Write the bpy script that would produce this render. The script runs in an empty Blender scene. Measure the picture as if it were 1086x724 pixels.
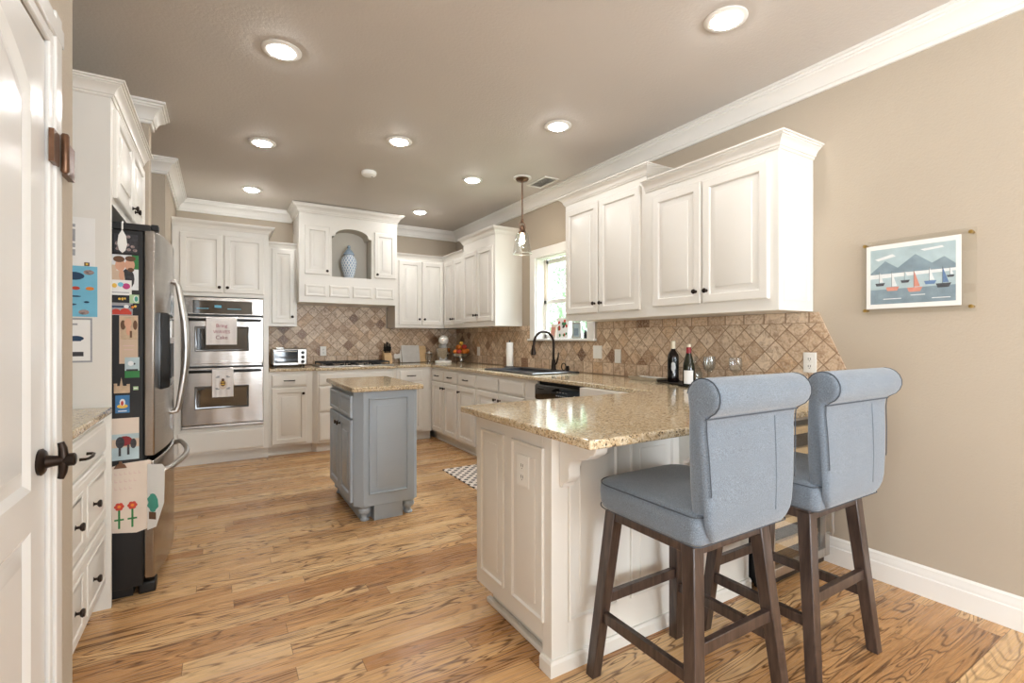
import bpy, bmesh, math, random
from mathutils import Vector, Matrix, Euler
random.seed(7)
PI = math.pi
C = bpy.context.scene.collection
SC = bpy.context.scene

# ------------------------------------------------------------------ camera
cam_d = bpy.data.cameras.new('camera')
cam = bpy.data.objects.new('camera', cam_d); C.objects.link(cam)
F_PX = 513.0
cam_d.sensor_width = 36.0; cam_d.sensor_fit = 'HORIZONTAL'
cam_d.lens = F_PX / 1086 * 36.0
cam_d.shift_y = -2.0 / 1086
cam_d.clip_start = 0.02; cam_d.clip_end = 200
cam.location = (0, 0, 1.24)
cam.rotation_euler = (PI/2, 0, -math.atan(311/F_PX))
SC.camera = cam

# ------------------------------------------------------------------ world and exposure
W = bpy.data.worlds.new('sky'); SC.world = W; W.use_nodes = True
bgn = W.node_tree.nodes['Background']
bgn.inputs[0].default_value = (0.86, 0.94, 1.0, 1); bgn.inputs[1].default_value = 3.0
SC.cycles.transparent_max_bounces = 40
vs = SC.view_settings
vs.view_transform = 'Standard'; vs.look = 'None'; vs.gamma = 1.0; vs.use_curve_mapping = False
vs.exposure = 1.0
LAMP_STRENGTH = 72.0
def area(name, loc, rot, sx, sy, energy, color):
    d = bpy.data.lights.new(name, 'AREA'); d.shape = 'RECTANGLE'; d.size = sx; d.size_y = sy
    d.energy = energy; d.color = color
    o = bpy.data.objects.new(name, d); o.location = loc; o.rotation_euler = rot; C.objects.link(o); return o
# daylight through the rear windows (behind the camera) and the sink window
area('rear_window_daylight', (1.85, -3.58, 1.35), (PI/2+1.12, 0, 0), 1.9, 2.1, 160, (0.82, 0.91, 1.0))  # lamp turned upward as added fill for the ceiling
area('added_side_fill', (-2.88, -1.5, 1.30), (0, -PI/2, 0), 2.0, 2.9, 70, (0.86, 0.93, 1.0))  # added fill lamp in an invented side room, brightens left-facing fronts and floor
area('sink_window_daylight', (3.95, 3.75, 3.2), (0, math.radians(33), 0), 1.0, 1.6, 260, (0.88, 0.94, 1.0))

# ------------------------------------------------------------------ materials
def lin(c):
    f = lambda v: (v/12.92 if v <= 0.04045 else ((v+0.055)/1.055)**2.4)
    return (f(c[0]/255), f(c[1]/255), f(c[2]/255), 1)
class NT:
    def __init__(s, name):
        s.m = bpy.data.materials.new(name); s.m.use_nodes = True
        s.t = s.m.node_tree; s.b = s.t.nodes['Principled BSDF']; s.out = s.t.nodes['Material Output']
    def n(s, typ, **kw):
        nd = s.t.nodes.new(typ)
        for k, v in kw.items():
            if k.startswith('i_'):
                s.set(nd.inputs[int(k[2:])], v)
            else: setattr(nd, k, v)
        return nd
    def set(s, sock, v):
        if hasattr(v, 'is_output') or isinstance(v, bpy.types.NodeSocket): s.t.links.new(v, sock)
        else: sock.default_value = v
    def math(s, op, a, b=0.0, c=0.0):
        nd = s.n('ShaderNodeMath', operation=op)
        s.set(nd.inputs[0], a); s.set(nd.inputs[1], b); s.set(nd.inputs[2], c)
        return nd.outputs[0]
    def mix(s, f, a, b, typ='MIX'):
        nd = s.n('ShaderNodeMix', data_type='RGBA', blend_type=typ)
        s.set(nd.inputs[0], f); s.set(nd.inputs[6], a); s.set(nd.inputs[7], b)
        return nd.outputs[2]
    def ramp(s, f, stops, interp='LINEAR'):
        nd = s.n('ShaderNodeValToRGB'); cr = nd.color_ramp; cr.interpolation = interp
        while len(cr.elements) > 1: cr.elements.remove(cr.elements[-1])
        cr.elements[0].position = stops[0][0]; cr.elements[0].color = stops[0][1]
        for p, c in stops[1:]:
            e = cr.elements.new(p); e.color = c
        s.set(nd.inputs[0], f); return nd.outputs[0]
    def noise(s, vec, scale, detail=2, rough=.5, dist=0.0):
        nd = s.n('ShaderNodeTexNoise')
        if vec is not None: s.t.links.new(vec, nd.inputs['Vector'])
        nd.inputs['Scale'].default_value = scale; nd.inputs['Detail'].default_value = detail
        nd.inputs['Roughness'].default_value = rough; nd.inputs['Distortion'].default_value = dist
        return nd.outputs[0]
    def obj(s):
        return s.n('ShaderNodeTexCoord').outputs['Object']
    def mapping(s, vec, scale=(1,1,1), loc=(0,0,0), rot=(0,0,0)):
        nd = s.n('ShaderNodeMapping'); s.t.links.new(vec, nd.inputs[0])
        nd.inputs['Scale'].default_value = scale; nd.inputs['Location'].default_value = loc; nd.inputs['Rotation'].default_value = rot
        return nd.outputs[0]
    def sep(s, vec):
        nd = s.n('ShaderNodeSeparateXYZ'); s.t.links.new(vec, nd.inputs[0]); return nd.outputs
    def comb(s, x, y, z=0.0):
        nd = s.n('ShaderNodeCombineXYZ'); s.set(nd.inputs[0], x); s.set(nd.inputs[1], y); s.set(nd.inputs[2], z); return nd.outputs[0]
    def bump(s, h, strength, dist=.01):
        nd = s.n('ShaderNodeBump'); nd.inputs['Strength'].default_value = strength; nd.inputs['Distance'].default_value = dist
        s.set(nd.inputs['Height'], h); s.t.links.new(nd.outputs[0], s.b.inputs['Normal'])
    def col(s, v): s.set(s.b.inputs['Base Color'], v)
    def p(s, **kw):
        for k, v in kw.items(): s.set(s.b.inputs[k.replace('_', ' ')], v)
        return s
M = {}
def plain(name, rgb, rough=.5, metal=0.0, var=.06, scale=14, **kw):
    t = NT(name); c = lin(rgb)
    n = t.noise(t.obj(), scale, 3)
    dark = tuple(x*(1-var) for x in c[:3])+(1,)
    lite = tuple(min(1, x*(1+var)) for x in c[:3])+(1,)
    t.col(t.ramp(n, [(.3, dark), (.7, lite)]))
    t.p(Roughness=rough, Metallic=metal, **kw)
    M[name] = t.m; return t
plain('white_paint', (228, 224, 216), .32, var=.015, scale=3)
plain('white_trim', (234, 231, 225), .35, var=.015, scale=3)
plain('door_paint', (228, 227, 224), .22, var=.012, scale=3)
plain('island_paint', (174, 187, 200), .38, var=.03, scale=4)
plain('bronze', (48, 38, 32), .38, .75, var=.2)
plain('bronze_warm', (112, 84, 66), .35, .85, var=.25, scale=30)
plain('black_plastic', (19, 18, 18), .45, var=.1)
plain('black_gloss', (14, 14, 15), .08, var=.1)
plain('black_iron', (30, 29, 29), .55, .2, var=.15)
plain('black_stone', (26, 28, 33), .35, var=.25, scale=120)
plain('rubber', (22, 22, 22), .8, var=.1)
plain('chrome', (205, 205, 205), .12, 1.0, var=.03)
plain('silver', (206, 204, 198), .42, 1.0, var=.05)
plain('brass', (190, 158, 92), .3, 1.0, var=.05)
plain('white_plastic', (238, 236, 230), .35, var=.01)
plain('paper', (236, 234, 230), .8, var=.015)
plain('cream_paper', (222, 206, 190), .8, var=.03)
plain('ink', (70, 66, 70), .8, var=.05)
plain('grey_ink', (160, 160, 162), .8, var=.08, scale=80)
plain('pale_ink', (214, 184, 176), .8, var=.05)
plain('navy', (34, 62, 92), .7, var=.1)
plain('sky_blue', (118, 186, 212), .7, var=.05)
plain('red', (196, 66, 48), .6, var=.12)
plain('dark_red', (130, 22, 30), .45, var=.12)
plain('rose', (176, 108, 118), .8, var=.1)
plain('magenta', (196, 70, 130), .6, var=.1)
plain('orange', (226, 132, 44), .5, var=.12)
plain('yellow', (232, 188, 74), .5, var=.1)
plain('green', (50, 126, 66), .6, var=.12)
plain('teal', (74, 158, 140), .6, var=.1)
plain('pale_green', (176, 204, 160), .6, var=.08)
plain('tan', (206, 182, 158), .75, var=.04)
plain('skin', (214, 164, 136), .7, var=.08)
plain('brown', (104, 74, 52), .7, var=.15)
plain('photo_dark', (48, 46, 50), .4, var=.5, scale=60)
plain('photo_grey', (150, 132, 128), .4, var=.5, scale=70)
plain('photo_sand', (196, 170, 140), .45, var=.15, scale=40)
plain('blue_poster', (60, 118, 168), .5, var=.15, scale=30)
plain('light_wood', (206, 172, 126), .5, var=.12, scale=9)
plain('marble', (226, 222, 216), .25, var=.06, scale=16)
plain('stone_board', (204, 200, 194), .5, var=.05, scale=20)
plain('towel_cloth', (236, 230, 226), .9, var=.03, scale=60)
plain('bottle_glass', (24, 14, 12), .06, var=.2)
plain('bottle_green', (30, 32, 20), .06, var=.2)
plain('cork_foil', (216, 204, 180), .5, var=.06)
plain('socket_dark', (90, 86, 82), .6)
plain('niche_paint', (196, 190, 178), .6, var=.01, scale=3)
plain('grass', (96, 128, 70), .9, var=.3, scale=30)
plain('bark', (92, 74, 58), .9, var=.3, scale=20)
t = plain('leaf', (158, 184, 150), .6, var=.5, scale=3)
plain('art_pale', (176, 194, 198), .5, var=.12, scale=14)
plain('art_slate', (132, 150, 160), .5, var=.15, scale=20)
plain('art_coral', (206, 140, 122), .5, var=.15, scale=30)
plain('art_blue', (96, 122, 158), .5, var=.2, scale=30)
plain('art_charcoal', (74, 76, 80), .5, var=.2, scale=30)
plain('art_white', (226, 228, 228), .5, var=.06, scale=30)

# painted walls and ceiling with a light orange-peel texture
def wall_mat(name, rgb, st, sc):
    t = NT(name); o = t.obj(); c = lin(rgb)
    n = t.noise(o, 1.3, 2)
    t.col(t.ramp(n, [(.3, tuple(x*.97 for x in c[:3])+(1,)), (.7, tuple(x*1.03 for x in c[:3])+(1,))]))
    t.p(Roughness=.75)
    t.bump(t.noise(o, sc, 3, .6), st, .004); M[name] = t.m
wall_mat('wall_beige', (180, 167, 149), .35, 90)
wall_mat('ceiling_taupe', (206, 199, 191), .45, 60)

# oak strip floor: planks run along X
def floor_mat():
    t = NT('oak_floor'); o = t.obj(); x, y, _ = t.sep(o)[:3]
    pw, pl = .083, 1.25
    ry = t.math('DIVIDE', y, pw); row = t.math('FLOOR', ry); fy = t.math('FRACT', ry)
    wn = t.n('ShaderNodeTexWhiteNoise', noise_dimensions='1D'); t.set(wn.inputs['W'], row)
    px = t.math('ADD', t.math('DIVIDE', x, pl), t.math('MULTIPLY', wn.outputs[0], 7.3))
    colm = t.math('FLOOR', px); fx = t.math('FRACT', px)
    w2 = t.n('ShaderNodeTexWhiteNoise', noise_dimensions='2D'); t.set(w2.inputs['Vector'], t.comb(row, colm))
    rnd = w2.outputs[0]
    off = t.math('MULTIPLY', rnd, 37.0)
    # fine straight grain
    g1 = t.noise(t.comb(t.math('MULTIPLY', x, 3.0), t.math('MULTIPLY', y, 110.0), off), 1.0, 4, .65)
    # cathedral rings
    n2 = t.noise(t.comb(t.math('MULTIPLY', x, 1.5), t.math('MULTIPLY', y, 11.0), off), 1.0, 2, .5, .5)
    ring = t.math('FRACT', t.math('MULTIPLY', n2, 13.0))
    ringd = t.math('ABSOLUTE', t.math('SUBTRACT', ring, .5))
    line = t.ramp(ringd, [(.0, (0,0,0,1)), (.30, (0.05,0.05,0.05,1)), (.46, (1,1,1,1)), (.5, (1,1,1,1))])
    patch = t.ramp(t.noise(t.comb(t.math('MULTIPLY', x, .9), t.math('MULTIPLY', y, 5.0), t.math('ADD', off, 9.0)), 1.0, 1), [(.36, (.15,.15,.15,1)), (.55, (1,1,1,1))])
    pores = t.ramp(t.noise(t.comb(t.math('MULTIPLY', x, 9.0), t.math('MULTIPLY', y, 330.0), off), 1.0, 2), [(.52, (0,0,0,1)), (.68, (1,1,1,1))])
    base = t.ramp(rnd, [(0, lin((196, 148, 98))), (.25, lin((226, 180, 126))), (.6, lin((240, 203, 152))), (.85, lin((222, 174, 120))), (1, lin((188, 138, 90)))])
    c1 = t.mix(t.ramp(g1, [(.35, (0,0,0,1)), (.7, (.55,.55,.55,1))]), base, lin((142, 94, 56)))
    c2 = t.mix(t.math('MULTIPLY', t.math('MULTIPLY', line, patch), .85), c1, lin((98, 66, 40)))
    c3 = t.mix(t.math('MULTIPLY', pores, .22), c2, lin((100, 64, 38)))
    ey = t.math('LESS_THAN', t.math('MINIMUM', fy, t.math('SUBTRACT', 1.0, fy)), .012)
    ex = t.math('LESS_THAN', t.math('MINIMUM', fx, t.math('SUBTRACT', 1.0, fx)), .0012)
    gap = t.math('MAXIMUM', ey, ex)
    t.col(t.mix(t.math('MULTIPLY', gap, .55), c3, lin((70, 44, 26))))
    t.set(t.b.inputs['Roughness'], t.math('ADD', .20, t.math('MULTIPLY', g1, .14)))
    t.p(Specular_IOR_Level=.45)
    t.bump(t.math('SUBTRACT', t.math('MULTIPLY', g1, .15), t.math('MULTIPLY', gap, .6)), .12, .002)
    M['oak_floor'] = t.m
floor_mat()

def granite():
    t = NT('granite'); o = t.obj()
    big = t.noise(o, 26, 3, .6); mid = t.noise(o, 75, 4, .65, .6); fine = t.noise(o, 130, 2, .6)
    c = t.ramp(mid, [(.28, lin((112, 88, 62))), (.40, lin((188, 164, 128))), (.54, lin((214, 197, 166))), (.72, lin((228, 218, 198)))])
    c = t.mix(t.ramp(big, [(.55, (0,0,0,1)), (.75, (.45,.45,.45,1))]), c, lin((192, 156, 108)))
    c = t.mix(t.ramp(fine, [(.575, (0,0,0,1)), (.655, (1,1,1,1))]), c, lin((60, 48, 40)))
    vo = t.n('ShaderNodeTexVoronoi'); t.t.links.new(o, vo.inputs['Vector']); vo.inputs['Scale'].default_value = 95
    spots = t.math('MULTIPLY', t.math('LESS_THAN', vo.outputs['Distance'], .22), t.math('GREATER_THAN', t.noise(o, 60, 1), .52))
    c = t.mix(t.math('MULTIPLY', spots, .8), c, lin((70, 56, 46)))
    t.col(c); t.p(Roughness=.09, Specular_IOR_Level=.55); M['granite'] = t.m
granite()

def tile(name, top_band, s=.097):
    t = NT(name); o = t.obj(); x, y, z = t.sep(o)[:3]
    k = 1/(math.sqrt(2)*s)
    a = t.math('MULTIPLY', t.math('ADD', x, z), k); b = t.math('MULTIPLY', t.math('SUBTRACT', x, z), k)
    def cell(a, b, seed, g):
        ia = t.math('FLOOR', a); ib = t.math('FLOOR', b); fa = t.math('FRACT', a); fb = t.math('FRACT', b)
        e = t.math('MINIMUM', t.math('MINIMUM', fa, t.math('SUBTRACT', 1.0, fa)), t.math('MINIMUM', fb, t.math('SUBTRACT', 1.0, fb)))
        w = t.n('ShaderNodeTexWhiteNoise', noise_dimensions='3D'); t.set(w.inputs['Vector'], t.comb(ia, ib, seed))
        return e, w.outputs[0]
    e1, r1 = cell(a, b, 0.0, s)
    zb = t.math('SUBTRACT', z, .933)
    if top_band: zb = t.math('ADD', zb, t.math('MULTIPLY', t.math('GREATER_THAN', z, top_band), .933-top_band+1.05))
    e2, r2 = cell(t.math('DIVIDE', x, .135), t.math('DIVIDE', zb, .105), 5.0, s)
    band = t.math('LESS_THAN', z, 1.038)
    if top_band: band = t.math('MAXIMUM', band, t.math('GREATER_THAN', z, top_band))
    def sel(p, q):
        return t.math('ADD', t.math('MULTIPLY', p, t.math('SUBTRACT', 1.0, band)), t.math('MULTIPLY', q, band))
    e = sel(e1, e2); r = sel(r1, r2)
    seedv = t.comb(x, t.math('MULTIPLY', r, 40.0), z)
    n = t.noise(seedv, 22, 4, .65, 1.2); n2 = t.noise(seedv, 90, 3, .6)
    base = t.ramp(r, [(0, lin((172, 140, 110))), (.10, lin((198, 170, 140))), (.35, lin((214, 190, 162))), (.65, lin((228, 208, 182))), (.88, lin((208, 174, 136))), (.93, lin((140, 104, 78))), (1, lin((108, 78, 58)))])
    c = t.mix(t.ramp(n, [(.42, (0,0,0,1)), (.70, (.85,.85,.85,1))]), base, lin((136, 98, 68)))
    c = t.mix(t.ramp(n2, [(.48, (0,0,0,1)), (.70, (.55,.55,.55,1))]), c, lin((228, 212, 190)))
    gm = t.ramp(e, [(.018, (1,1,1,1)), (.04, (0,0,0,1))])
    t.col(t.mix(gm, c, lin((146, 118, 92))))
    t.p(Roughness=.38)
    t.bump(t.math('SUBTRACT', t.math('MULTIPLY', n, .15), t.math('MULTIPLY', gm, .6)), .5, .004)
    M[name] = t.m
tile('tile_banded', 1.335); tile('tile_plain', None)

def steel():
    t = NT('stainless'); o = t.obj()
    n = t.noise(t.mapping(o, (3, 3, 240)), 1, 2)
    t.col(t.ramp(n, [(.3, lin((158, 153, 148))), (.7, lin((178, 173, 168)))]))
    t.p(Metallic=1.0, Roughness=.22)
    w = t.noise(t.mapping(o, (5.5, 5.5, 1.1)), 1, 1)
    t.bump(w, .28, .02); M['stainless'] = t.m
    t = NT('steel_satin'); o = t.obj()
    t.col(t.ramp(t.noise(t.mapping(o, (200, 200, 4)), 1, 2), [(.3, lin((176, 173, 169))), (.7, lin((198, 195, 190)))]))
    t.p(Metallic=1.0, Roughness=.34); M['steel_satin'] = t.m
steel()

def fabric():
    t = NT('grey_fabric'); o = t.obj()
    wv = t.noise(t.mapping(o, (1, 1, 1)), 420, 2, .7); pat = t.noise(o, 9, 3, .6)
    c = t.ramp(wv, [(.3, lin((82, 91, 102))), (.55, lin((116, 128, 140))), (.75, lin((150, 161, 172)))])
    c = t.mix(t.ramp(pat, [(.35, (.22,.22,.22,1)), (.7, (0,0,0,1))]), c, lin((96, 100, 108)))
    t.col(c); t.p(Roughness=.92, Sheen_Weight=.35, Sheen_Roughness=.5)
    t.bump(wv, .5, .002); M['grey_fabric'] = t.m
    plain('piping_fabric', (74, 80, 88), .9, var=.08, scale=80)
    t = NT('dark_wood'); o = t.obj()
    n = t.noise(t.mapping(o, (60, 60, 5)), 1, 3, .6)
    t.col(t.ramp(n, [(.3, lin((46, 34, 30))), (.7, lin((82, 66, 58)))])); t.p(Roughness=.36, Coat_Weight=.2)
    M['dark_wood'] = t.m
fabric()

def glass(name, tint=(1,1,1,1), mixf=.12, rough=.02):
    t = NT(name)
    tr = t.n('ShaderNodeBsdfTransparent'); tr.inputs[0].default_value = tint
    gl = t.n('ShaderNodeBsdfGlossy'); gl.inputs['Roughness'].default_value = rough
    lw = t.n('ShaderNodeLayerWeight'); lw.inputs[0].default_value = mixf
    mx = t.n('ShaderNodeMixShader'); t.set(mx.inputs[0], t.math('MULTIPLY_ADD', lw.outputs['Facing'], mixf*2, .02))
    t.t.links.new(tr.outputs[0], mx.inputs[1]); t.t.links.new(gl.outputs[0], mx.inputs[2])
    t.t.links.new(mx.outputs[0], t.out.inputs[0]); M[name] = t.m
glass('clear_glass', (.96,.97,.97,1), .25); glass('window_glass', (.97,.99,.98,1), .08); glass('acrylic', (.995,.995,.99,1), .05)
glass('dark_glass', (.10,.10,.10,1), .35)
def emit(name, rgb, st):
    t = NT(name); e = t.n('ShaderNodeEmission'); e.inputs[0].default_value = rgb; e.inputs[1].default_value = st
    t.t.links.new(e.outputs[0], t.out.inputs[0]); M[name] = t.m
emit('lamp_lens', (1, .99, .975, 1), LAMP_STRENGTH); emit('bulb_glow', (1, .86, .68, 1), 45.0)
def oven_glass():
    t = NT('oven_glass'); t.col(lin((22, 24, 26))); t.p(Roughness=.06, Specular_IOR_Level=.9, Coat_Weight=.6); M['oven_glass'] = t.m
oven_glass()
def jar():
    t = NT('ginger_jar_glaze'); o = t.obj()
    x, y, z = t.sep(o)[:3]
    ang = t.math('MULTIPLY', t.math('ARCTAN2', y, x), 16/(2*PI)); zz = t.math('MULTIPLY', z, 34.0)
    a = t.math('FRACT', t.math('ADD', ang, t.math('MULTIPLY', zz, .5))); b = t.math('FRACT', t.math('SUBTRACT', ang, t.math('MULTIPLY', zz, .5)))
    da = t.math('ABSOLUTE', t.math('SUBTRACT', a, .5)); db = t.math('ABSOLUTE', t.math('SUBTRACT', b, .5))
    m = t.math('LESS_THAN', t.math('MINIMUM', da, db), .16)
    t.col(t.mix(m, lin((140, 162, 186)), lin((214, 218, 220)))); t.p(Roughness=.15); M['ginger_jar_glaze'] = t.m
    plain('jar_blue', (148, 166, 184), .18, var=.2, scale=60)
    t = NT('mat_pattern'); o = t.obj(); x, y, z = t.sep(o)[:3]
    a = t.math('FRACT', t.math('MULTIPLY', t.math('ADD', x, y), 11.0)); b = t.math('FRACT', t.math('MULTIPLY', t.math('SUBTRACT', x, y), 11.0))
    m = t.math('MULTIPLY', t.math('LESS_THAN', t.math('ABSOLUTE', t.math('SUBTRACT', a, .5)), .27), t.math('LESS_THAN', t.math('ABSOLUTE', t.math('SUBTRACT', b, .5)), .27))
    t.col(t.mix(m, lin((236, 226, 216)), lin((66, 58, 60)))); t.p(Roughness=.9); M['mat_pattern'] = t.m
jar()

# ------------------------------------------------------------------ mesh helpers
class MB:
    def __init__(s): s.bm = bmesh.new(); s.mi = 0
    def face(s, vs):
        try:
            f = s.bm.faces.new(vs); f.material_index = s.mi; return f
        except ValueError: return None
    def box(s, x0, y0, z0, x1, y1, z1):
        x0, x1 = min(x0,x1), max(x0,x1); y0, y1 = min(y0,y1), max(y0,y1); z0, z1 = min(z0,z1), max(z0,z1)
        v = [s.bm.verts.new(p) for p in ((x0,y0,z0),(x1,y0,z0),(x1,y1,z0),(x0,y1,z0),(x0,y0,z1),(x1,y0,z1),(x1,y1,z1),(x0,y1,z1))]
        for i in ((3,2,1,0),(4,5,6,7),(0,1,5,4),(1,2,6,5),(2,3,7,6),(3,0,4,7)): s.face([v[k] for k in i])
        return s
    def hexa(s, b, t):
        v = [s.bm.verts.new(p) for p in list(b)+list(t)]
        for i in ((3,2,1,0),(4,5,6,7),(0,1,5,4),(1,2,6,5),(2,3,7,6),(3,0,4,7)): s.face([v[k] for k in i])
        return s
    def rings(s, loops, cap0=True, cap1=True, closed=True):
        vv = [[s.bm.verts.new(p) for p in l] for l in loops]
        n = len(vv[0])
        for a, b in zip(vv[:-1], vv[1:]):
            for i in range(n if closed else n-1):
                j = (i+1) % n
                s.face([a[i], a[j], b[j], b[i]])
        if cap0: s.face(list(reversed(vv[0])))
        if cap1: s.face(vv[-1])
        return s
    def lathe(s, prof, c=(0,0,0), n=24, axis='z'):
        loops = []
        for r, h in prof:
            l = []
            for i in range(n):
                a = 2*PI*i/n; p = (r*math.cos(a), r*math.sin(a), h)
                if axis == 'y': p = (p[0], p[2], p[1])
                if axis == 'x': p = (p[2], p[0], p[1])
                l.append((c[0]+p[0], c[1]+p[1], c[2]+p[2]))
            loops.append(l)
        return s.rings(loops)
    def tube(s, pts, r, n=10, flat=None):
        pts = [Vector(p) for p in pts]; loops = []
        up = None
        for i, p in enumerate(pts):
            d = (pts[min(i+1, len(pts)-1)] - pts[max(i-1, 0)]).normalized()
            if up is None:
                up = Vector((0,0,1)) if abs(d.z) < .9 else Vector((1,0,0))
            a = (up - d*up.dot(d)).normalized(); b = d.cross(a); up = a
            rr = r[i] if isinstance(r, (list, tuple)) else r
            ra, rb = (rr, rr) if flat is None else (rr*flat[0], rr*flat[1])
            loops.append([tuple(p + a*ra*math.cos(2*PI*k/n) + b*rb*math.sin(2*PI*k/n)) for k in range(n)])
        return s.rings(loops)
    def sphere(s, c, r, n=14, m=9, sc=(1,1,1)):
        loops = []
        for i in range(1, m):
            a = PI*i/m
            loops.append([(c[0]+r*sc[0]*math.sin(a)*math.cos(2*PI*k/n), c[1]+r*sc[1]*math.sin(a)*math.sin(2*PI*k/n), c[2]-r*sc[2]*math.cos(a)) for k in range(n)])
        return s.rings(loops)
    def prism(s, poly, fn):                       # poly: 2-D outline; fn(u, v, k) -> point, k = 0, 1 for the two faces
        return s.rings([[fn(u, v, 0) for u, v in poly], [fn(u, v, 1) for u, v in poly]])
    def panel(s, x0, z0, x1, z1, prof, arch=0.0, back=True):   # nested rectangular rings: (inset, y)
        loops = []
        for ins, y in prof:
            a0, b0, a1, b1 = x0+ins, z0+ins, x1-ins, z1-ins
            if arch:
                top = [(a1-(a1-a0)*k/16, b1 - arch*(1-math.sin(PI*k/16)**.8)) for k in range(17)]
                l = [(a0, y, b0), (a1, y, b0)] + [(px, y, pz) for px, pz in top]
            else: l = [(a0,y,b0),(a1,y,b0),(a1,y,b1),(a0,y,b1)]
            loops.append(l)
        return s.rings(loops, cap0=back)
    def sweep(s, path, prof, closed=False):       # path in plan (x, y); prof (out to the LEFT of travel, z)
        P = [Vector((p[0], p[1])) for p in path]; loops = []
        n = len(P)
        for i in range(n):
            d0 = (P[i]-P[i-1]).normalized() if i > 0 else None
            d1 = (P[i+1]-P[i]).normalized() if i < n-1 else None
            if d0 is None: d0 = d1
            if d1 is None: d1 = d0
            n0 = Vector((-d0.y, d0.x)); n1 = Vector((-d1.y, d1.x))
            m = (n0+n1); m = m / max(m.dot(n0), .2)
            loops.append([(P[i].x+m.x*o, P[i].y+m.y*o, z) for o, z in prof])
        return s.rings(loops)
    def build(s, name, mat, parent=None, loc=(0,0,0), rot=(0,0,0), bevel=0, seg=2, smooth=40, sub=0):
        me = bpy.data.meshes.new(name)
        bmesh.ops.recalc_face_normals(s.bm, faces=s.bm.faces[:])
        s.bm.to_mesh(me); s.bm.free()
        for m in (mat if isinstance(mat, (list, tuple)) else [mat]): me.materials.append(M[m])
        me.polygons.foreach_set('use_smooth', [True]*len(me.polygons))
        me.set_sharp_from_angle(angle=math.radians(smooth))
        o = bpy.data.objects.new(name, me); C.objects.link(o)
        o.location = loc; o.rotation_euler = rot
        if parent: o.parent = parent
        if bevel:
            b = o.modifiers.new('bevel', 'BEVEL'); b.width = bevel; b.segments = seg; b.limit_method = 'ANGLE'; b.angle_limit = math.radians(35)
        if sub:
            u = o.modifiers.new('sub', 'SUBSURF'); u.levels = sub; u.render_levels = sub
        return o
def tag(o, label=None, cat=None, group=None, kind=None):
    if label: o['label'] = label
    if cat: o['category'] = cat
    if group: o['group'] = group
    if kind: o['kind'] = kind
    return o
def thing(name, label, cat, loc=(0,0,0), rz=0, group=None, rot=None):
    o = bpy.data.objects.new(name, None); C.objects.link(o); o.empty_display_size = .05
    o.location = loc; o.rotation_euler = rot if rot else (0,0,rz)
    return tag(o, label, cat, group)
def struct(o): o['kind'] = 'structure'; return o
def dup(o, loc=None, parent=None, label=None):
    c = o.copy(); C.objects.link(c)
    if parent: c.parent = parent
    if loc is not None: c.location = loc
    if label: c['label'] = label
    for ch in [x for x in bpy.data.objects if x.parent == o]: dup(ch, None, c)
    return c
def letters(name, text, size, mat, parent, loc, rot, depth=.0006):
    cu = bpy.data.curves.new(name, 'FONT'); cu.body = text; cu.size = size; cu.extrude = depth
    cu.align_x = 'CENTER'; cu.align_y = 'CENTER'; cu.resolution_u = 2
    tmp = bpy.data.objects.new(name, cu); C.objects.link(tmp)
    me = bpy.data.meshes.new_from_object(tmp.evaluated_get(bpy.context.evaluated_depsgraph_get()))
    bpy.data.objects.remove(tmp); me.materials.clear(); me.materials.append(M[mat])
    o = bpy.data.objects.new(name, me); C.objects.link(o); o.parent = parent; o.location = loc; o.rotation_euler = rot
    return o
R_BACK, R_RIGHT, R_LEFT = 0, -PI/2, PI/2      # fronts facing -Y, -X, +X

# ------------------------------------------------------------------ room shell
H = 2.77; XR = 2.925; YB = 6.37; XL = -.38
struct(MB().box(-3, -3.6, -.1, 3.1, 6.5, 0).build('floor', 'oak_floor'))
struct(MB().box(-3, -3.6, H, 3.1, 6.5, H+.1).build('ceiling', 'ceiling_taupe'))
# right wall with the sink window opening
WY0, WY1, WZ0, WZ1 = 3.46, 4.32, 1.25, 2.11
m = MB()
m.box(XR, -3.6, 0, XR+.15, WY0, H).box(XR, WY1, 0, XR+.15, 6.5, H).box(XR, WY0, 0, XR+.15, WY1, WZ0).box(XR, WY0, WZ1, XR+.15, WY1, H)
struct(m.build('wall_right', 'wall_beige'))
struct(MB().box(-2.6, YB, 0, XR, YB+.13, H).build('wall_back', 'wall_beige'))
# left wall near the camera with the door opening
DY0, DY1, DZ = .90, 1.665, 2.0
m = MB()
m.box(XL-.12, .25, 0, XL, DY0, H).box(XL-.12, -3.6, 2.35, XL, .25, H).box(XL-.12, -3.6, 0, XL, -3.2, 2.35).box(XL-.12, DY1, 0, XL, 1.948, H).box(XL-.12, DY0, DZ, XL, DY1, H)  # wide gap behind the camera added to let the side fill in
m.box(-1.25, 1.85, 0, XL-.12, 1.948, H)
struct(m.build('wall_left', 'wall_beige'))
struct(MB().box(-1.25, 1.948, 0, -1.13, 3.92, H).build('wall_nook', 'wall_beige'))
struct(MB().box(-1.25, 3.92, 0, -.39, 4.05, H).build('wall_column', 'wall_beige'))
struct(MB().box(-2.6, 5.05, 0, -.39, YB, H).build('wall_far_left', 'wall_beige'))
struct(MB().box(-2.7, 3.9, 0, -2.6, 6.4, H).build('wall_hall', 'wall_beige'))
struct(MB().box(-2.6, 3.9, 0, -1.25, 4.02, H).build('wall_hall_near', 'wall_beige'))
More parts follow.
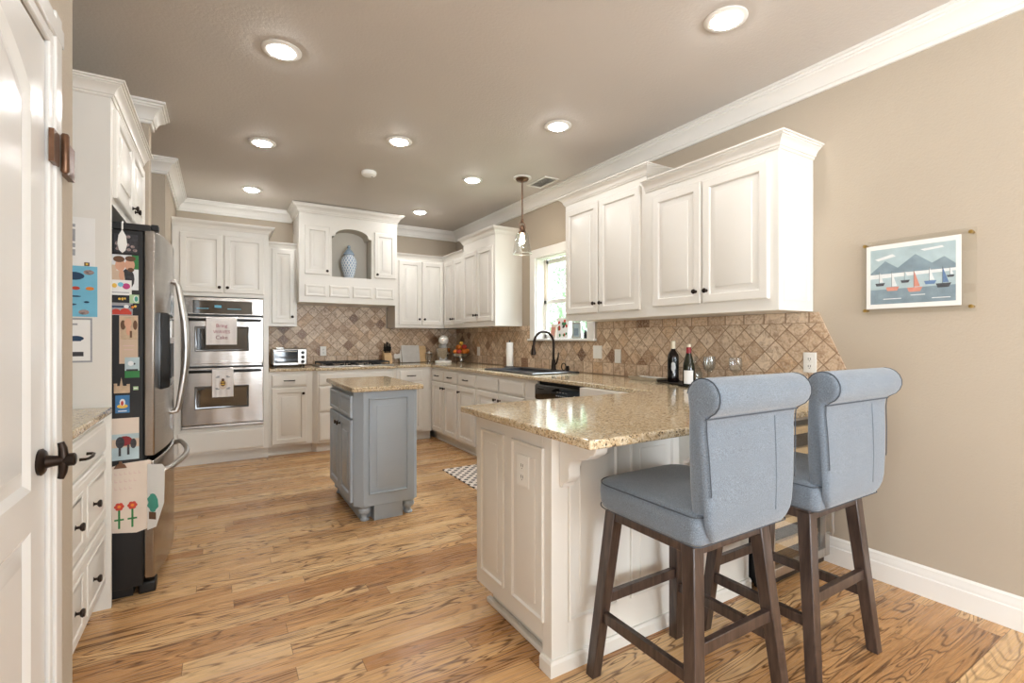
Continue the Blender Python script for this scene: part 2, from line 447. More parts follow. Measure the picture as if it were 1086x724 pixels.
# rear wall behind the camera with a wide window
m = MB()
m.box(XL-.12, -3.6, 0, .9, -3.48, H).box(2.8, -3.6, 0, XR, -3.48, H).box(.9, -3.6, 2.4, 2.8, -3.48, H).box(.9, -3.6, 0, 2.8, -3.48, .3)
m.box(-3, -3.6, 0, XL-.12, -3.48, H)
struct(m.build('wall_rear', 'wall_beige'))
m = MB(); m.box(-3, .25, 0, XL-.12, .37, H); struct(m.build('wall_added_room', 'wall_beige'))  # invented side room, unseen, built to house the fill lamp
m = MB(); m.box(-3.0, -3.48, 0, -2.92, -3.0, H).box(-3.0, .0, 0, -2.92, .25, H).box(-3.0, -3.0, 0, -2.92, .0, .25).box(-3.0, -3.0, 2.35, -2.92, .0, H)  # unseen wall added around the fill lamp's opening
struct(m.build('wall_added_window', 'wall_beige'))
w3 = struct(thing('added_side_window', None, None, (-2.96, 0, 0)))  # made-up window frame for the added side fill
m = MB()
for y in (-3.0, -2.02, -1.03, -.06): m.box(-.03, y, .25, .03, y+.06, 2.35)
m.box(-.03, -3.0, .25, .03, 0, .32).box(-.03, -3.0, 2.28, .03, 0, 2.35)
m.build('window_frame', 'white_trim', w3)
wr = struct(thing('window_2', None, None, (0, -3.54, 0)))
m = MB()
for x in (.9, 1.82, 2.74): m.box(x, -.03, .3, x+.06, .03, 2.4)
m.box(.9, -.03, .3, 2.8, .03, .37).box(.9, -.03, 2.33, 2.8, .03, 2.4).box(.9, -.02, 1.35, 2.8, .02, 1.40)
m.build('window_frame', 'white_trim', wr)

# crown moulding, baseboards
CR = [(0,H-.128),(.014,H-.128),(.018,H-.122),(.018,H-.108),(.026,H-.106),(.030,H-.088),(.042,H-.064),(.060,H-.046),(.072,H-.040),(.074,H-.030),(.082,H-.028),(.084,H-.016),(.096,H-.014),(.096,H),(0,H)]
struct(MB().sweep([(XR,-3.48),(XR,YB),(1.90,YB)], CR).build('trim_1', 'white_trim', smooth=25))
struct(MB().sweep([(.755,YB),(-.39,YB),(-.39,5.05),(-2.6,5.05)], CR).build('trim_2', 'white_trim', smooth=25))
struct(MB().sweep([(-1.25,4.05),(-.39,4.05),(-.39,3.92),(-1.13,3.92)], CR).build('trim_3', 'white_trim', smooth=25))
struct(MB().sweep([(-1.13,1.948),(XL,1.948),(XL,-3.2)], CR).build('trim_4', 'white_trim', smooth=25))
BB = [(0,0),(.018,0),(.018,.09),(.014,.096),(.014,.112),(.010,.125),(.010,.135),(.004,.145),(0,.145)]
struct(MB().sweep([(XR,-3.48),(XR,1.90)], BB).build('baseboard_right', 'white_trim', smooth=25))
struct(MB().sweep([(XL,.80),(XL,.25)], BB).build('baseboard_left', 'white_trim', smooth=25))
struct(MB().sweep([(-.39,5.62),(-.39,5.05),(-2.6,5.05)], BB).build('baseboard_far_left', 'white_trim', smooth=25))

# ---- sink window
w = struct(thing('window_1', None, None, (XR, 0, 0)))
m = MB()
cw = .095
m.box(-.022, WY0-cw, WZ0-.005, 0, WY0, WZ1).box(-.022, WY1, WZ0-.005, 0, WY1+cw, WZ1).box(-.022, WY0-cw, WZ1, 0, WY1+cw, WZ1+cw)
m.build('window_casing', 'white_trim', w, bevel=.003)
MB().box(-.045, WY0-cw-.02, WZ0-.022, .09, WY1+cw+.02, WZ0).build('window_sill', 'white_trim', w, bevel=.004)
m = MB(); m.box(.0, WY0-.0, WZ0, .09, WY0+.012, WZ1).box(.0, WY1-.012, WZ0, .09, WY1, WZ1).box(.0, WY0, WZ1-.012, .09, WY1, WZ1)
m.build('window_jamb', 'white_trim', w)
def sash(z0, z1, x, nm):
    a, b, s = WY0+.012, WY1-.012, .045
    m = MB(); m.box(x, a, z0, x+.03, a+s, z1).box(x, b-s, z0, x+.03, b, z1).box(x, a, z0, x+.03, b, z0+s).box(x, a, z1-s, x+.03, b, z1)
    f = m.build('window_sash', 'white_trim', w, bevel=.003)
    MB().box(x+.012, a+s, z0+s, x+.018, b-s, z1-s).build('window_pane', 'window_glass', f)
sash(WZ0+.002, 1.665, .095, 'l'); sash(1.625, WZ1-.012, .12, 'u')

# ---- six-panel style door on the left, with casing and bronze lever
d = struct(thing('door_1', None, None, (XL, 0, 0)))
m = MB()
m.box(.012, DY1, 0, 0, DY1+.03, DZ+.1).box(.018, DY1+.03, 0, 0, DY1+.085, DZ+.1).box(.012, DY1+.085, 0, 0, DY1+.105, DZ+.1)
m.box(.012, DY0-.03, 0, 0, DY0, DZ+.1).box(.018, DY0-.085, 0, 0, DY0-.03, DZ+.1)
m.box(.0125, DY0-.085, DZ, 0, DY1+.105, DZ+.03).box(.0185, DY0-.085, DZ+.03, 0, DY1+.105, DZ+.08).box(.0125, DY0-.085, DZ+.08, 0, DY1+.105, DZ+.1)
m.build('door_casing', 'door_paint', d, bevel=.004)
m = MB(); m.box(-.10, DY0, 0, -.002, DY0+.01, DZ).box(-.10, DY1-.006, 0, -.002, DY1, DZ).box(-.10, DY0, DZ-.01, -.002, DY1, DZ)
m.build('door_jamb', 'door_paint', d)
# slab in its own frame: local x along +Y, local -y = +X
def door_slab():
    m = MB(); Wd, Hd = DY1-DY0-.016, DZ-.02
    stile, t = .105, .038
    # frame pieces and raised panels
    m.box(0, -.0, 0, stile, t, Hd).box(Wd-stile, 0, 0, Wd, t, Hd)
    m.box(stile, 0, 0, Wd-stile, t, .2).box(stile, 0, .78, Wd-stile, t, .875)
    # arched top rail
    a0, a1 = stile, Wd-stile; n = 20
    zc = lambda x: 1.815 + .10*math.sin(PI*min(1, max(0, (x-a0)/(a1-a0))))**.85
    lo = [(a0+(a1-a0)*k/n, zc(a0+(a1-a0)*k/n)) for k in range(n+1)]
    m.prism(lo + [(a1, Hd), (a0, Hd)], lambda u, v, k: (u, 0 if k == 0 else t, v))
    pr = [(0,.03),(0,.0),(.008,.004),(.018,.011),(.03,.011),(.055,.002),(.06,.002)]
    m.panel(a0, .2, a1, .78, pr)
    loops = []
    for ins, y in pr:
        l = [(a0+ins, y, .875+ins), (a1-ins, y, .875+ins)]
        for k in range(n+1):
            x = a1-ins-(a1-a0-2*ins)*k/n
            l.append((x, y, zc(a0+(x-a0-ins)*(a1-a0)/(a1-a0-2*ins))-ins))
        loops.append(l)
    m.rings(loops)
    return m
sl = door_slab().build('door_slab', 'door_paint', d, (.004, DY0+.008, .01), (0,0,PI/2), smooth=25)
hy, hz = DY1-.055-DY0-.008, .93
m = MB(); m.lathe([(.0,0),(.031,0),(.033,-.006),(.027,-.012),(.016,-.014),(.013,-.03),(.012,-.045),(.0,-.046)], (hy,0,hz), 24, 'y')
m.build('door_handle', 'bronze', sl)
m = MB(); m.tube([(hy,-.04,hz-.045),(hy,-.044,hz-.03),(hy,-.046,hz),(hy,-.044,hz+.03),(hy,-.04,hz+.045)], [.007,.009,.011,.009,.007], 10)
m.lathe([(.0,-.044),(.011,-.044),(.012,-.050),(.016,-.055),(.016,-.066),(.012,-.069),(0,-.069)], (hy,0,hz), 16, 'y')
m.build('lever', 'bronze', sl)
hg = MB(); hz = 1.735
hg.box(.012, DY1-.012, hz-.042, .0225, DY1+.040, hz+.042); hg.lathe([(0,hz-.054),(.007,hz-.052),(.0095,hz-.046),(.0095,hz+.046),(.007,hz+.052),(0,hz+.054)], (.030, DY1+.055, 0), 12)
hg.box(.012, DY1+.085, hz-.045, .0265, DY1+.175, hz+.045)
hg.build('door_hinge', 'bronze_warm', d)

# ------------------------------------------------------------------ kitchen cabinet parts
T = .02
DOOR_PROF = [(0,0),(0,-T+.006),(.003,-T+.002),(.007,-T),(.048,-T),(.052,-T+.003),(.055,-T+.011),(.063,-T+.012),(.094,-T+.005),(.0945,-T+.001),(.097,-T)]
SMALL_PROF = [(0,0),(0,-T+.005),(.003,-T+.0015),(.007,-T),(.020,-T),(.024,-T+.006),(.030,-T+.006),(.042,-T+.001)]
SLAB_PROF = [(0,0),(0,-T+.009),(.006,-T+.004),(.012,-T+.003),(.018,-T),(.022,-T)]
def fit(prof, w, h):
    mx = prof[-1][0]; lim = min(w, h)/2-.012
    k = min(1, lim/mx); return [(i*k, y) for i, y in prof]
def knob(parent, x, z, mat='bronze'):
    m = MB(); m.lathe([(0,-T+.001),(.010,-T),(.010,-T-.003),(.005,-T-.006),(.005,-T-.014),(.012,-T-.018),(.0155,-T-.023),(.013,-T-.029),(0,-T-.031)], (0,0,0), 14, 'y')
    return m.build('knob', mat, parent, (x,0,z))
def pull(parent, x, z, w=.10, mat='bronze'):
    m = MB(); y = -T
    m.tube([(-w/2,y+.001,0),(-w/2,y-.018,0),(-w/2+.012,y-.025,.0),(0,y-.028,0),(w/2-.012,y-.025,0),(w/2,y-.018,0),(w/2,y+.001,0)], [.006,.005,.005,.006,.005,.005,.006], 8)
    return m.build('pull', mat, parent, (x,0,z))
def front(root, kind, x0, z0, x1, z1, kn=None, pl=False, mat='white_paint', prof=None, name=None, y=0):
    w, h = x1-x0, z1-z0
    prof = prof or (DOOR_PROF if kind == 'door' else SLAB_PROF)
    o = MB().panel(0, 0, w, h, fit(prof, w, h)).build(name or kind, mat, root, (x0, y, z0), smooth=25)
    if kn: 
        for kx, kz in (kn if isinstance(kn, list) else [kn]): knob(o, kx-x0, kz-z0)
    if pl: pull(o, w/2, h/2, min(.10, w*.45))
    return o
def base_body(root, w, dep, top=.898, x0=0, mat='white_paint', toe=.07, stile_gap=True, foot=True):
    m = MB(); m.box(x0, 0, .105, x0+w, dep, top); m.box(x0, toe, 0, x0+w, dep, .105)
    b = m.build('body', mat, root, bevel=.0015)
    MB().box(x0, toe-.012, 0, x0+w, toe, .02).build('shoe_moulding', mat, root, bevel=.004)
    return b
CC = [(0,-.072),(.006,-.072),(.009,-.066),(.009,-.060),(.015,-.058),(.018,-.046),(.028,-.030),(.040,-.022),(.042,-.017),(.048,-.016),(.049,-.009),(.058,-.008),(.058,0),(0,0)]
def crown(root, path, z, k=1.0, mat='white_paint'):
    return MB().sweep(path, [(o*k, z+h*k) for o, h in CC]).build('crown_moulding', mat, root, smooth=25)

# ---- double oven tower
ovx0 = -.385
oc = thing('oven_cabinet', 'tall white cabinet around the double oven, two doors above and a drawer below', 'cabinet', (ovx0, 5.66, 0))
ow = .447 - ovx0
m = MB()
m.box(0, 0, .105, .075, .70, 2.36).box(ow-.05, 0, .105, ow, .70, 2.36).box(.075, 0, .105, ow-.05, .70, .365).box(.075, 0, 1.668, ow-.05, .70, 2.36).box(.075, .62, .365, ow-.05, .70, 1.668)
m.box(0, .05, 0, ow, .70, .105)
m.build('body', 'white_paint', oc, bevel=.0015)
front(oc, 'door', .062, 1.706, .417, 2.285, (.39, 1.76)); front(oc, 'door', .432, 1.706, .789, 2.285, (.46, 1.76))
front(oc, 'drawer', .045, .125, ow-.045, .33)
crown(oc, [(ow, .69), (ow, 0), (0, 0)], 2.41, 1.0)
ov = thing('double_oven', 'stainless steel double wall oven in the tall white cabinet', 'oven', (-.306, 5.66, .372))
owd = .70
m = MB(); m.box(.012, -.0, .004, owd-.012, .55, 1.28); m.build('body', 'stainless', ov)
m = MB(); m.box(0, -.022, 1.115, owd, -.001, 1.286); m.build('control_panel', 'stainless', ov, bevel=.004)
cp = MB().box(.09, -.027, 1.125, owd-.10, -.0215, 1.255).build('display_glass', 'oven_glass', ov, bevel=.002)
MB().box(.27, -.0285, 1.185, .33, -.0275, 1.21).build('clock_digits', 'sky_blue', cp)
MB().box(.12, -.0285, 1.172, .22, -.0275, 1.178).build('key_row', 'sky_blue', cp)
MB().box(.38, -.0285, 1.172, .50, -.0275, 1.178).build('key_row', 'sky_blue', cp)
def oven_door(z0, z1, wz0, wz1):
    o = MB().box(0, -.04, z0, owd, -.003, z1).build('oven_door', 'stainless', ov, bevel=.005)
    MB().panel(.105, wz0, owd-.13, wz1, [(0,-.04),(0,-.044),(.006,-.0445),(.01,-.0425),(.02,-.0425)]).build('oven_window', 'oven_glass', o)
    m = MB(); zz = z1-.035
    m.tube([(.03,-.04,zz),(.03,-.075,zz),(.05,-.083,zz),(owd/2,-.086,zz),(owd-.05,-.083,zz),(owd-.03,-.075,zz),(owd-.03,-.04,zz)], .013, 10)
    m.build('oven_handle', 'black_plastic', o)
    MB().box(0.002, -.036, z1+.001, owd-.002, -.004, z1+.016).build('vent_slot', 'black_plastic', o)
    return o
od1 = oven_door(.628, 1.098, .75, 1.0); oven_door(.03, .590, .185, .41)
MB().box(0, -.03, 0, owd, -.002, .024).build('lower_trim', 'steel_satin', ov, bevel=.003)
m = MB(); m.rings([[(owd/2+.03*math.cos(a*PI/8), -.0412, .655+.006*math.sin(a*PI/8)) for a in range(16)], [(owd/2+.03*math.cos(a*PI/8), -.0425, .655+.006*math.sin(a*PI/8)) for a in range(16)]])
m.build('oval_badge', 'silver', od1)

# ---- back run of base cabinets
FY = 5.68; D = YB-FY-.002
def bcab(label, x0, x1, y=FY, group=None):
    return thing('base_cabinet', label, 'cabinet', (x0, y, 0), 0)
b = bcab('white base cabinet beside the oven tower, one drawer over one door', .449, .88)
base_body(b, .431, D)
front(b, 'drawer', .027, .738, .37, .865, pl=True); front(b, 'door', .027, .128, .37, .722, (.335, .66))
b = bcab('white base cabinet with wide drawers under the cooktop', .88, 1.815, FY-.045)
m = MB(); m.prism([(0,.045),(.045,0),(.89,0),(.935,.045),(.935,D+.045),(0,D+.045)], lambda u, v, k: (u, v, .105 if k == 0 else .898))
m.prism([(0,.105),(.045,.06),(.89,.06),(.935,.105),(.935,D+.045),(0,D+.045)], lambda u, v, k: (u, v, 0 if k == 0 else .105)).build('body', 'white_paint', b, bevel=.001)
front(b, 'drawer', .06, .738, .875, .865); front(b, 'drawer', .06, .448, .875, .722); front(b, 'drawer', .06, .128, .875, .432)
b = bcab('white base cabinet in the back corner, one drawer over one door', 1.815, 2.278)
base_body(b, .463, D)
front(b, 'drawer', .045, .738, .33, .865, pl=True); front(b, 'door', .045, .128, .33, .722, (.08, .66))

# ---- right run of base cabinets (front plane X = 2.28), local x = top Y - Y
FX = 2.28; DR = XR-FX-.002
def rcab(label, y1, name='base_cabinet'):
    return thing(name, label, 'cabinet', (FX, y1, 0), R_RIGHT)
b = rcab('white corner base cabinet below the stand mixer, two drawers over two doors', 5.678)
base_body(b, .773, DR)
MB().box(-.684, .07, 0, -.001, DR, .898).build('corner_filler', 'white_paint', b)
front(b, 'drawer', .02, .742, .378, .865, pl=True); front(b, 'drawer', .394, .742, .755, .865, pl=True)
front(b, 'door', .02, .128, .378, .726, (.35, .665)); front(b, 'door', .394, .128, .755, .726, (.422, .665))
b = rcab('narrow white base cabinet left of the sink, one drawer over one door', 4.905)
base_body(b, .45, DR)
front(b, 'drawer', .015, .742, .425, .865, pl=True); front(b, 'door', .015, .128, .425, .726, (.06, .665))
b = rcab('white sink base cabinet with two blank drawer fronts over two doors', 4.455)
base_body(b, 1.108, DR, top=.74)
m = MB(); m.box(0, 0, .7405, 1.108, .02, .898).build('face_rail', 'white_paint', b)
front(b, 'drawer', .02, .742, .455, .865); front(b, 'drawer', .475, .742, .915, .865)
front(b, 'door', .02, .128, .455, .726, (.42, .665)); front(b, 'door', .475, .128, .915, .726, (.51, .665))
dw = thing('dishwasher', 'black dishwasher under the granite counter beside the sink', 'dishwasher', (FX, 3.343, 0), R_RIGHT)
MB().box(.004, .02, .1, .636, DR, .89).build('body', 'black_plastic', dw)
MB().box(.004, .08, 0, .636, DR-.02, .099).build('kick_plate', 'black_plastic', dw)
MB().box(.004, -.022, .11, .636, .019, .74).build('door_panel', 'black_plastic', dw, bevel=.006)
c = MB()
c.prism([(.019,.745),(-.024,.745),(-.034,.76),(-.034,.862),(-.024,.875),(.019,.875)], lambda u, v, k: (.004 if k == 0 else .636, u, v))
c = c.build('control_panel', 'black_gloss', dw, bevel=.003)
m = MB(); m.box(.045, -.0352, .835, .13, -.034, .842); m.build('handle_slot', 'rubber', c)
m = MB()
for i in range(7): m.box(.30+i*.026, -.0352, .80, .316+i*.026, -.034, .806)
for i in range(4): m.box(.31+i*.035, -.0352, .83, .33+i*.035, -.034, .834)
m.build('control_marks', 'grey_ink', c)
m = MB(); m.lathe([(0,-.0335),(.016,-.0335),(.016,-.038),(0,-.0385)], (.53,0,.805), 20, 'y'); m.build('start_button', 'silver', c)

# ---- peninsula
PX0, PY0, PY1 = 1.05, 1.45, 2.055
pn = thing('peninsula_cabinet', 'white panelled peninsula cabinet carrying the breakfast counter', 'cabinet', (0,0,0))
m = MB()
m.box(PX0+.0, PY0, .0, PX0+.075, PY0+.06, .898)
m.box(PX0, PY0+.06, .10, 2.26, PY1, .898).box(PX0+.075, PY0, .0, 2.26, PY0+.06, .898)
m.box(PX0+.06, PY0+.06, 0, 2.24, PY1-.05, .10)
m.box(2.2, PY1, .105, XR-.002, 2.699, .898).box(2.26, PY0+.5, 0.0, XR-.002, PY1, .898).box(2.27, PY1, 0, XR-.002, 2.699, .105)
m.build('body', 'white_paint', pn, bevel=.002)
PAN = [(0,.0),(0,-.010),(.003,-.012),(.009,-.012),(.014,-.003),(.022,-.002),(.05,-.008),(.0505,-.012),(.053,-.0125)]
def ppan(nm, x0, z0, x1, z1, loc, rz):
    return MB().panel(0, 0, x1-x0, z1-z0, fit(PAN, x1-x0, z1-z0)).build(nm, 'white_paint', pn, loc, (0,0,rz), smooth=25)
for ya, yb in ((2.0, 1.79), (1.725, 1.495)):
    ppan('end_panel', 0, .175, ya-yb, .83, (PX0-.0005, ya, .175), R_RIGHT)
for xa, xb in ((1.125, 1.37), (1.445, 1.70), (1.85, 2.20)):
    ppan('knee_panel', 0, .18, xb-xa, .84, (xa, PY0-.0005, .18), 0)
m = MB(); m.sweep([(PX0,PY0+.06),(PX0,PY0),(2.26,PY0)][::-1], [(0,0),(.014,0),(.014,.045),(.008,.055),(0,.056)]).build('base_moulding', 'white_paint', pn, smooth=25)
m = MB(); m.box(PX0+.035, PY0+.06, 0, PX0+.06, PY1-.03, .025).build('shoe_moulding', 'white_paint', pn, bevel=.006)
def corbel(x):
    pts = [(0,.898),(-.20,.898),(-.205,.865),(-.198,.85),(-.188,.842),(-.178,.842),(-.172,.835),(-.15,.822),(-.12,.815),(-.09,.81),(-.066,.795),(-.055,.772),(-.058,.745),(-.052,.728),(-.036,.716),(-.024,.71),(-.02,.694),(0,.69)]
    MB().prism(pts, lambda u, v, k: (x if k == 0 else x+.055, PY0+u, v)).build('corbel', 'white_paint', pn, bevel=.003)
corbel(1.085); corbel(1.745); corbel(2.2)
po = tag(MB().panel(0, 0, .087, .125, [(0,.0),(0,-.004),(.004,-.006),(.01,-.006)]).build('wall_outlet', 'white_plastic', None, (PX0-.011, 1.669, .655), (0,0,R_RIGHT)), 'white double outlet plate on the end panel of the peninsula', 'outlet')
def outlet_detail(o, w, z, style):
    m = MB()
    for q in style:
        if q == 'duplex':
            m.box(w/2-.016, -.0075, z*.56, w/2+.016, -.006, z*.80).box(w/2-.016, -.0075, z*.20, w/2+.016, -.006, z*.44)
        elif q == 'rocker': m.box(w/2-.016, -.009, z*.22, w/2+.016, -.006, z*.78)
        elif q == 'two':
            for s in (-.23, .23): m.box(w*(.5+s)-.016, -.009, z*.22, w*(.5+s)+.016, -.006, z*.78)
    f = m.build('socket_face', 'white_plastic', o, bevel=.001)
    if 'duplex' in style:
        m = MB()
        for zc in (.68, .32):
            for s in (-.006, .006): m.box(w/2+s-.0015, -.0082, z*zc-.006, w/2+s+.0015, -.0073, z*zc+.006)
            m.box(w/2-.002, -.0082, z*zc-.014, w/2+.002, -.0073, z*zc-.010)
        m.build('slots', 'socket_dark', f)
outlet_detail(po, .087, .125, ['duplex'])

# ---- wine cooler at the wall end of the peninsula
wc = thing('wine_cooler', 'stainless framed wine cooler under the counter end by the right wall', 'cooler', (2.275, 1.38, 0))
cwid = .56
m = MB(); m.box(0, 0, .03, .02, .50, .885).box(cwid-.02, 0, .03, cwid, .50, .885).box(.02, 0, .03, cwid-.02, .5, .05).box(.02, 0, .865, cwid-.02, .5, .885).box(.02, .48, .05, cwid-.02, .5, .865)
m.box(.03, .03, 0, .07, .07, .03).box(cwid-.07, .03, 0, cwid-.03, .07, .03).box(.03, .42, 0, .07, .46, .03).box(cwid-.07, .42, 0, cwid-.03, .46, .03)
m.build('body', 'black_plastic', wc)
m = MB(); m.box(0, -.03, .075, .045, -.002, .872).box(cwid-.045, -.03, .075, cwid, -.002, .872).box(.045, -.03, .075, cwid-.045, -.002, .12).box(.045, -.03, .827, cwid-.045, -.002, .872)
wd = m.build('cooler_door', 'steel_satin', wc, bevel=.003)
MB().box(.045, -.02, .12, cwid-.045, -.012, .827).build('door_glass', 'clear_glass', wd)
m = MB(); m.tube([(cwid-.03,-.03,.2),(cwid-.03,-.055,.2),(cwid-.03,-.06,.22),(cwid-.03,-.06,.72),(cwid-.03,-.055,.74),(cwid-.03,-.03,.74)], .008, 8); m.build('handle', 'steel_satin', wd)
for i in range(6):
    MB().box(.021, .02, .165+i*.115, cwid-.021, .045, .205+i*.115).build('rack_front', 'light_wood', wc, bevel=.003)
m = MB(); m.box(.01, .01, .885, cwid-.01, .3, .897).build('top_rail', 'white_paint', wc)

# ---- granite worktop: one continuous slab over back run, right run and peninsula
def grid_slab(xs, ys, inside, z0, z1):
    m = MB(); V = {}
    def vv(i, j, z):
        k = (i, j, z)
        if k not in V: V[k] = m.bm.verts.new((xs[i], ys[j], z))
        return V[k]
    n, q = len(xs)-1, len(ys)-1
    ins = lambda i, j: 0 <= i < n and 0 <= j < q and inside((xs[i]+xs[i+1])/2, (ys[j]+ys[j+1])/2)
    for i in range(n):
        for j in range(q):
            if not ins(i, j): continue
            m.face([vv(i,j,z1), vv(i+1,j,z1), vv(i+1,j+1,z1), vv(i,j+1,z1)])
            m.face([vv(i,j+1,z0), vv(i+1,j+1,z0), vv(i+1,j,z0), vv(i,j,z0)])
            for di, dj, a, b in ((-1,0,(i,j+1),(i,j)), (1,0,(i+1,j),(i+1,j+1)), (0,-1,(i,j),(i+1,j)), (0,1,(i+1,j+1),(i,j+1))):
                if not ins(i+di, j+dj): m.face([vv(*a,z0), vv(*b,z0), vv(*b,z1), vv(*a,z1)])
    return m
SX0, SX1, SY0, SY1 = 2.39, 2.74, 3.56, 4.33
def in_ctr(x, y):
    if SX0 < x < SX1 and SY0 < y < SY1: return False
    if y > 5.65 and x > .45: return True
    if .90 < x < 1.80 and y > 5.605: return True
    if x > 2.248 and y > 2.055: return True
    return .97 < x and 1.14 < y < 2.07
ct = grid_slab([.45, .90, .97, 1.80, 2.248, SX0, SX1, 2.918], [1.14, 2.07, SY0, SY1, 5.605, 5.65, 6.362], in_ctr, .8995, .93)
tag(ct.build('worktop', 'granite', None, bevel=.007, seg=3), 'speckled beige granite worktop running from the oven tower round to the breakfast bar', 'worktop')

# ---- tiled backsplash
bs = MB(); 
bs.prism([(0,.9305),(-.02,.9305),(-.02,1.39),(0,1.39)], lambda u, v, k: (0,0,0)) if False else None
# right wall: local x = distance from back corner towards the camera
bs.prism([(0,.9315),(YB-1.29,.9315),(YB-1.30,1.04),(YB-1.46,1.398),(YB-3.34,1.398),(YB-3.34,1.226),(YB-4.44,1.226),(YB-4.44,1.392),(0,1.392)], lambda u, v, k: (u, 0 if k == 0 else .0085, v))
tag(bs.build('backsplash', 'tile_banded', None, (XR-.009, YB-.0095, 0), (0,0,R_RIGHT)), 'tan diamond-set stone tile backsplash on the right wall behind the sink', 'backsplash')
bs = MB(); bs.box(0, 0, .9315, .32, .0085, 1.388).box(.32, 0, .9315, 1.44, .0085, 1.66).box(1.44, 0, .9315, XR-.455, .0085, 1.39)
tag(bs.build('backsplash', 'tile_plain', None, (.455, YB-.009, 0)), 'tan diamond-set stone tile backsplash on the back wall over the cooktop', 'backsplash')

# ------------------------------------------------------------------ wall cabinets
def upper(label, loc, rz, w, dep, z0, z1, doors, crown_path=None, cz=None, ck=1.0, side=None):
    o = thing('wall_cabinet', label, 'cabinet', loc, rz)
    MB().box(0, 0, z0-loc[2], w, dep, z1-loc[2]).build('body', 'white_paint', o, bevel=.0015)
    for a, b, za, zb, kx in doors:
        front(o, 'door', a, za-loc[2], b, zb-loc[2], (kx, za-loc[2]+.075))
    if crown_path: crown(o, crown_path, cz-loc[2], ck)
    return o
UY = 6.04; UD = YB-UY-.002
upper('narrow white wall cabinet with one door, between oven tower and range hood', (.452, UY, 1.39), 0, .316, UD, 1.39, 2.30, [(.055, .292, 1.425, 2.262, .265)], [(.316, 0), (0, 0)], 2.333, .7)
upper('white wall cabinet with two doors on the back wall right of the range hood', (1.92, UY, 1.392), 0, .673, UD, 1.392, 2.29, [(.045, .345, 1.43, 2.255, .315), (.357, .655, 1.43, 2.255, .387)], [(.673, 0), (0, 0)], 2.345, .8)
UX = 2.595; UXD = XR-UX-.002
upper('white corner wall cabinet with two doors on the right wall, lower crown than its neighbour', (UX, 6.038, 1.392), R_RIGHT, .638, UXD, 1.392, 2.29, [(.02, .318, 1.43, 2.255, .29), (.33, .628, 1.43, 2.255, .358)], [(.638, 0), (0, 0)], 2.345, .8)
o = upper('tall white wall cabinet with two doors directly left of the sink window', (UX-.02, 5.40, 1.390), R_RIGHT, .80, UXD+.02, 1.390, 2.42, [(.012, .378, 1.448, 2.278, .352), (.39, .757, 1.448, 2.278, .416)], [(.80, .348), (.80, 0), (0, 0), (0, .2)], 2.47, 1.0)
upper('white wall cabinet with two doors directly right of the sink window', (UX, 3.375, 1.40), R_RIGHT, .937, UXD, 1.40, 2.42, [(.02, .437, 1.455, 2.345, .405), (.45, .885, 1.455, 2.345, .482)], [(.937, .326), (.937, 0), (0, 0), (0, .326)], 2.475, 1.0)
o = upper('white wall cabinet with two doors at the near end, beside the bare beige wall', (UX-.02, 2.425, 1.40), R_RIGHT, .945, UXD+.02, 1.40, 2.29, [(.075, .462, 1.465, 2.222, .43), (.476, .895, 1.465, 2.222, .508)], [(.945, .346), (.945, 0), (0, 0)], 2.345, 1.05)
MB().panel(0, 0, .26, .78, [(0,0),(0,-.003),(.004,-.004),(.010,-.004),(.014,-.001),(.02,-.001),(.03,-.004),(.034,-.004)]).build('side_panel', 'white_paint', o, (.9455, .045, .05), (0,0,PI/2), smooth=25)

# ---- range hood with niche
hd = thing('range_hood', 'white wooden range hood cover with an arched niche above the cooktop', 'hood', (.768, 5.85, 1.662))
hw, hh, hdp = 1.115, 1.02, YB-5.85-.002
nx0, nx1, nz0, nzs, nzt = .348, .803, .305, .775, .875
m = MB()
m.box(0, .02, 0, nx0-.02, hdp, hh).box(nx1+.02, .02, 0, hw, hdp, hh).box(nx0-.02, .02, 0.0, nx1+.02, hdp, nz0-.01).box(nx0-.02, .02, nzt+.02, nx1+.02, hdp, hh).box(nx0-.02, .24, nz0-.01, nx1+.02, hdp, nzt+.02)
m.build('body', 'white_paint', hd)
m = MB(); n = 24
cx, rx = (nx0+nx1)/2, (nx1-nx0)/2
def az(x):
    tt = abs((x-cx)/rx)
    if tt > .86: return nzs
    return nzs + (nzt-nzs)*math.sqrt(max(0, 1-(tt/.86)**2))**.9
xs = [nx0+(nx1-nx0)*(1-math.cos(PI*k/n))/2 for k in range(n+1)]
outer = [(0,0),(hw,0),(hw,hh),(0,hh)]
def plate(m, y0, y1):
    m.box(0, y0, 0, nx0, y1, hh).box(nx1, y0, 0, hw, y1, hh).box(nx0, y0, 0, nx1, y1, nz0)
    for a, b in zip(xs[:-1], xs[1:]):
        za, zb = az(a+1e-6), az(b-1e-6)
        m.hexa([(a,y0,za),(b,y0,zb),(b,y1,zb),(a,y1,za)], [(a,y0,hh),(b,y0,hh),(b,y1,hh),(a,y1,hh)])
plate(m, 0, .02)
m.build('face_frame', 'white_paint', hd)
m = MB()
for a, b in zip(xs[:-1], xs[1:]):
    za, zb = az(a+1e-6), az(b-1e-6)
    m.face([m.bm.verts.new(p) for p in ((a,.02,za),(b,.02,zb),(b,.235,zb),(a,.235,za))])
m.box(nx0-.015, .02, nz0, nx0, .235, nzs).box(nx1, .02, nz0, nx1+.015, .235, nzs).box(nx0-.015, .225, nz0, nx1+.015, .24, nzt+.02).box(nx0-.015, .02, nz0-.01, nx1+.015, .24, nz0)
m.build('niche_lining', 'niche_paint', hd)
front(hd, 'door', .055, .32, .325, .868, (.292, .36)); front(hd, 'door', .835, .32, 1.10, .868, (.865, .36))
for i in range(4):
    a = .06 + i*.262
    front(hd, 'panel', a, .07, a+.225, .20, prof=SMALL_PROF, name='lower_panel')
